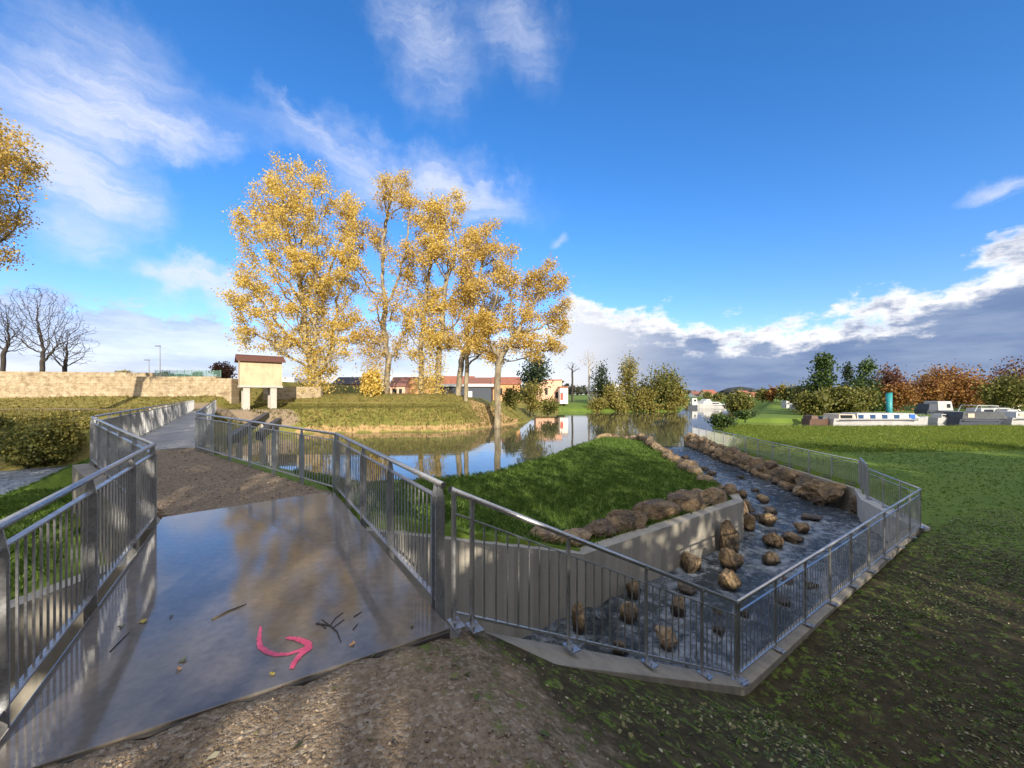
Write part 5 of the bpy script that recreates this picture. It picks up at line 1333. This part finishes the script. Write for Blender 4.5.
def anoise(coord, scale, rot, sx_, sy_, detail=6, rough=.62):
    m = nt.n('ShaderNodeMapping'); nt.l(coord, m.inputs['Vector']); m.inputs['Rotation'].default_value = (0,0,rot); m.inputs['Scale'].default_value = (sx_,sy_,1)
    nd = nt.n('ShaderNodeTexNoise'); nd.inputs['Scale'].default_value = scale; nd.inputs['Detail'].default_value = detail; nd.inputs['Roughness'].default_value = rough; nt.l(m.outputs[0], nd.inputs['Vector']); return nd.outputs['Fac']
def smooth(x, a, b):
    mr = nt.n('ShaderNodeMapRange', interpolation_type='SMOOTHSTEP'); mr.inputs[1].default_value = a; mr.inputs[2].default_value = b; nt.l(x, mr.inputs[0]); return mr.outputs[0]
def addall(xs):
    o = xs[0]
    for x in xs[1:]: o = mathn(nt,'ADD',o,x)
    return o
mul = lambda a, b: mathn(nt,'MULTIPLY',a,b)
# thin high cloud
streaks = anoise(W_S,.17,R(26),.32,2.9,8,.66); streaks2 = anoise(W_S,.22,R(-62),.3,2.4,8,.66); soft = anoise(AE,.07,0,1,1.2,4)
cir = addall([mul(ell(W_B,-120,70,170,120,90),.6), mul(ell(W_B,-40,-10,240,120,85),.5), mul(ell(W_B,20,220,160,240,30),.5), mul(ell(W_B,230,105,540,205,40),.62), mul(ell(W_B,110,100,250,140,30),.5),
   mul(ell(W_B,-60,110,180,215,45),.7), mul(ell(W_B,255,75,330,150,14),.35), mul(ell(W_B,420,150,535,215,36),.4), mul(ell(W_B,140,262,230,290,18),.6), mul(ell(W_B,120,270,340,310,22),.5), mul(ell(W_S,548,240,568,239,7),.55)])
cirA = mul(cir, mathn(nt,'MULTIPLY_ADD', smooth(streaks,.25,.72), .8, .2))
plume = mul(addall([mul(ell(W_B,360,-60,480,95,85),.62), mul(ell(W_B,470,-40,560,80,80),.5)]), mathn(nt,'MULTIPLY_ADD', smooth(streaks2,.28,.74), .72, .28))
rgt = mul(mul(ell(W_S,960,192,1060,168,12),.6), smooth(streaks,.3,.6))
thin = mathn(nt,'MINIMUM', addall([cirA, plume, rgt, mul(cir,.22)]), .8)
# low cloud banks with billowing tops: bank height by bearing
def topcurve(pts):
    fc = nt.n('ShaderNodeFloatCurve'); cv = fc.mapping.curves[0]
    P = [(0,0)]+[((ae(px,py)[0]+60)/120, ae(px,py)[1]/45) for px,py in pts]+[(1,pts and ae(*pts[-1])[1]/45)]
    while len(cv.points) < len(P): cv.points.new(.5,.5)
    for p_, q_ in zip(cv.points, P): p_.location = q_
    fc.mapping.update(); nt.l(mathn(nt,'DIVIDE', mathn(nt,'ADD', az, 60), 120, clamp=True), fc.inputs['Value']); return mul(fc.outputs[0], 45)
wob = mul(mathn(nt,'SUBTRACT', anoise(AE,.16,0,1,1.5,8,.62), .5), 13)
wob2 = mul(mathn(nt,'SUBTRACT', anoise(AE,.5,0,.7,1.6,6,.6), .5), 5)
topR = topcurve([(-60,292),(20,290),(120,300),(230,318),(330,330),(440,335),(530,325),(570,300),(640,308),(700,318),(780,326),(850,308),(900,294),(960,268),(1040,240)])
h = mathn(nt,'ADD', mathn(nt,'SUBTRACT', topR, el), mathn(nt,'ADD', wob, wob2))   # degrees below the cloud top
bankm = smooth(h, -.5, 1.8)
azR = smooth(az, 0, 14)     # towards the right the bank is dense, at left it is thin and bright
bankm = mul(bankm, mathn(nt,'MULTIPLY_ADD', azR, .24, .74))
# grey undersides
azD = smooth(az, 8, 27)
drk = mul(smooth(mathn(nt,'ADD', h, mul(mathn(nt,'SUBTRACT', anoise(AE,.2,0,.55,1.8,6),.5), 8)), .9, 4.0), mathn(nt,'MULTIPLY_ADD', azD, .72, .26))
cloudc = mixc(nt, drk, (.98,.97,.98), mixc(nt, smooth(anoise(AE,.14,0,.5,2.2,6),.35,.65), (.15,.23,.42), (.27,.35,.53)))
cloudc = mixc(nt, smooth(az,0,-22), cloudc, mixc(nt, smooth(anoise(AE,.13,0,.5,2.4,6),.36,.66), (.42,.47,.66), (.80,.82,.92)))
CB = 4.6
cl2 = nt.n('ShaderNodeVectorMath', operation='SCALE'); nt.l(cloudc, cl2.inputs[0]); cl2.inputs['Scale'].default_value = CB
thinc = nt.n('ShaderNodeVectorMath', operation='SCALE'); thinc.inputs[0].default_value = (.78,.82,.96); thinc.inputs['Scale'].default_value = CB
tint = mixc(nt, 1.0, hs.outputs[0], mixc(nt, smooth(el,24,2), (.95,.92,1.07), (.90,.80,1.03)), 'MULTIPLY')
# broken bright cloud added out of view, to lift and neutralise the blue shade
absaz = mathn(nt,'ABSOLUTE', az)
rest = mathn(nt,'MAXIMUM', smooth(absaz, 64, 95), smooth(el, 48, 66))
brok = mul(rest, smooth(anoise(dirv,2.2,0,1,1,6,.6), .34, .60))
restc = nt.n('ShaderNodeVectorMath', operation='SCALE'); restc.inputs[0].default_value = (1.0,.95,.88); restc.inputs['Scale'].default_value = 7.5
tint = mixc(nt, mul(mul(brok,.85), smooth(el,-2,4)), tint, restc.outputs[0])
c1 = mixc(nt, thin, tint, thinc.outputs[0])
c2 = mixc(nt, mul(bankm, smooth(el,-4,-1)), c1, cl2.outputs[0])
bg = nt.n('ShaderNodeBackground'); nt.l(c2, bg.inputs['Color']); bg.inputs['Strength'].default_value = .14
ou = nt.n('ShaderNodeOutputWorld'); nt.l(bg.outputs[0], ou.inputs[0])

sun = bpy.data.lights.new('sun', 'SUN'); sun.energy = 4.4; sun.angle = R(.5); sun.color = (1,.89,.73)
so = bpy.data.objects.new('sun', sun); COL.objects.link(so)
dv = Vector((math.sin(R(SUN_AZ))*math.cos(R(SUN_EL)), math.cos(R(SUN_AZ))*math.cos(R(SUN_EL)), math.sin(R(SUN_EL))))
so.rotation_euler = dv.to_track_quat('Z','Y').to_euler(); so.location = dv*80

cam = bpy.data.cameras.new('camera'); co = bpy.data.objects.new('camera', cam); COL.objects.link(co)
co.location = (0,0,H); co.rotation_euler = (R(90),0,0); cam.sensor_width = 36; cam.lens = 36*F/1024; cam.shift_y = 11/1024; cam.clip_start = .05; cam.clip_end = 6000
S.camera = co
S.view_settings.view_transform = 'Standard'; S.view_settings.look = 'None'; S.view_settings.gamma = 1; S.view_settings.exposure = .8
S.cycles.max_bounces = 6; S.cycles.transparent_max_bounces = 8; S.cycles.use_denoising = True
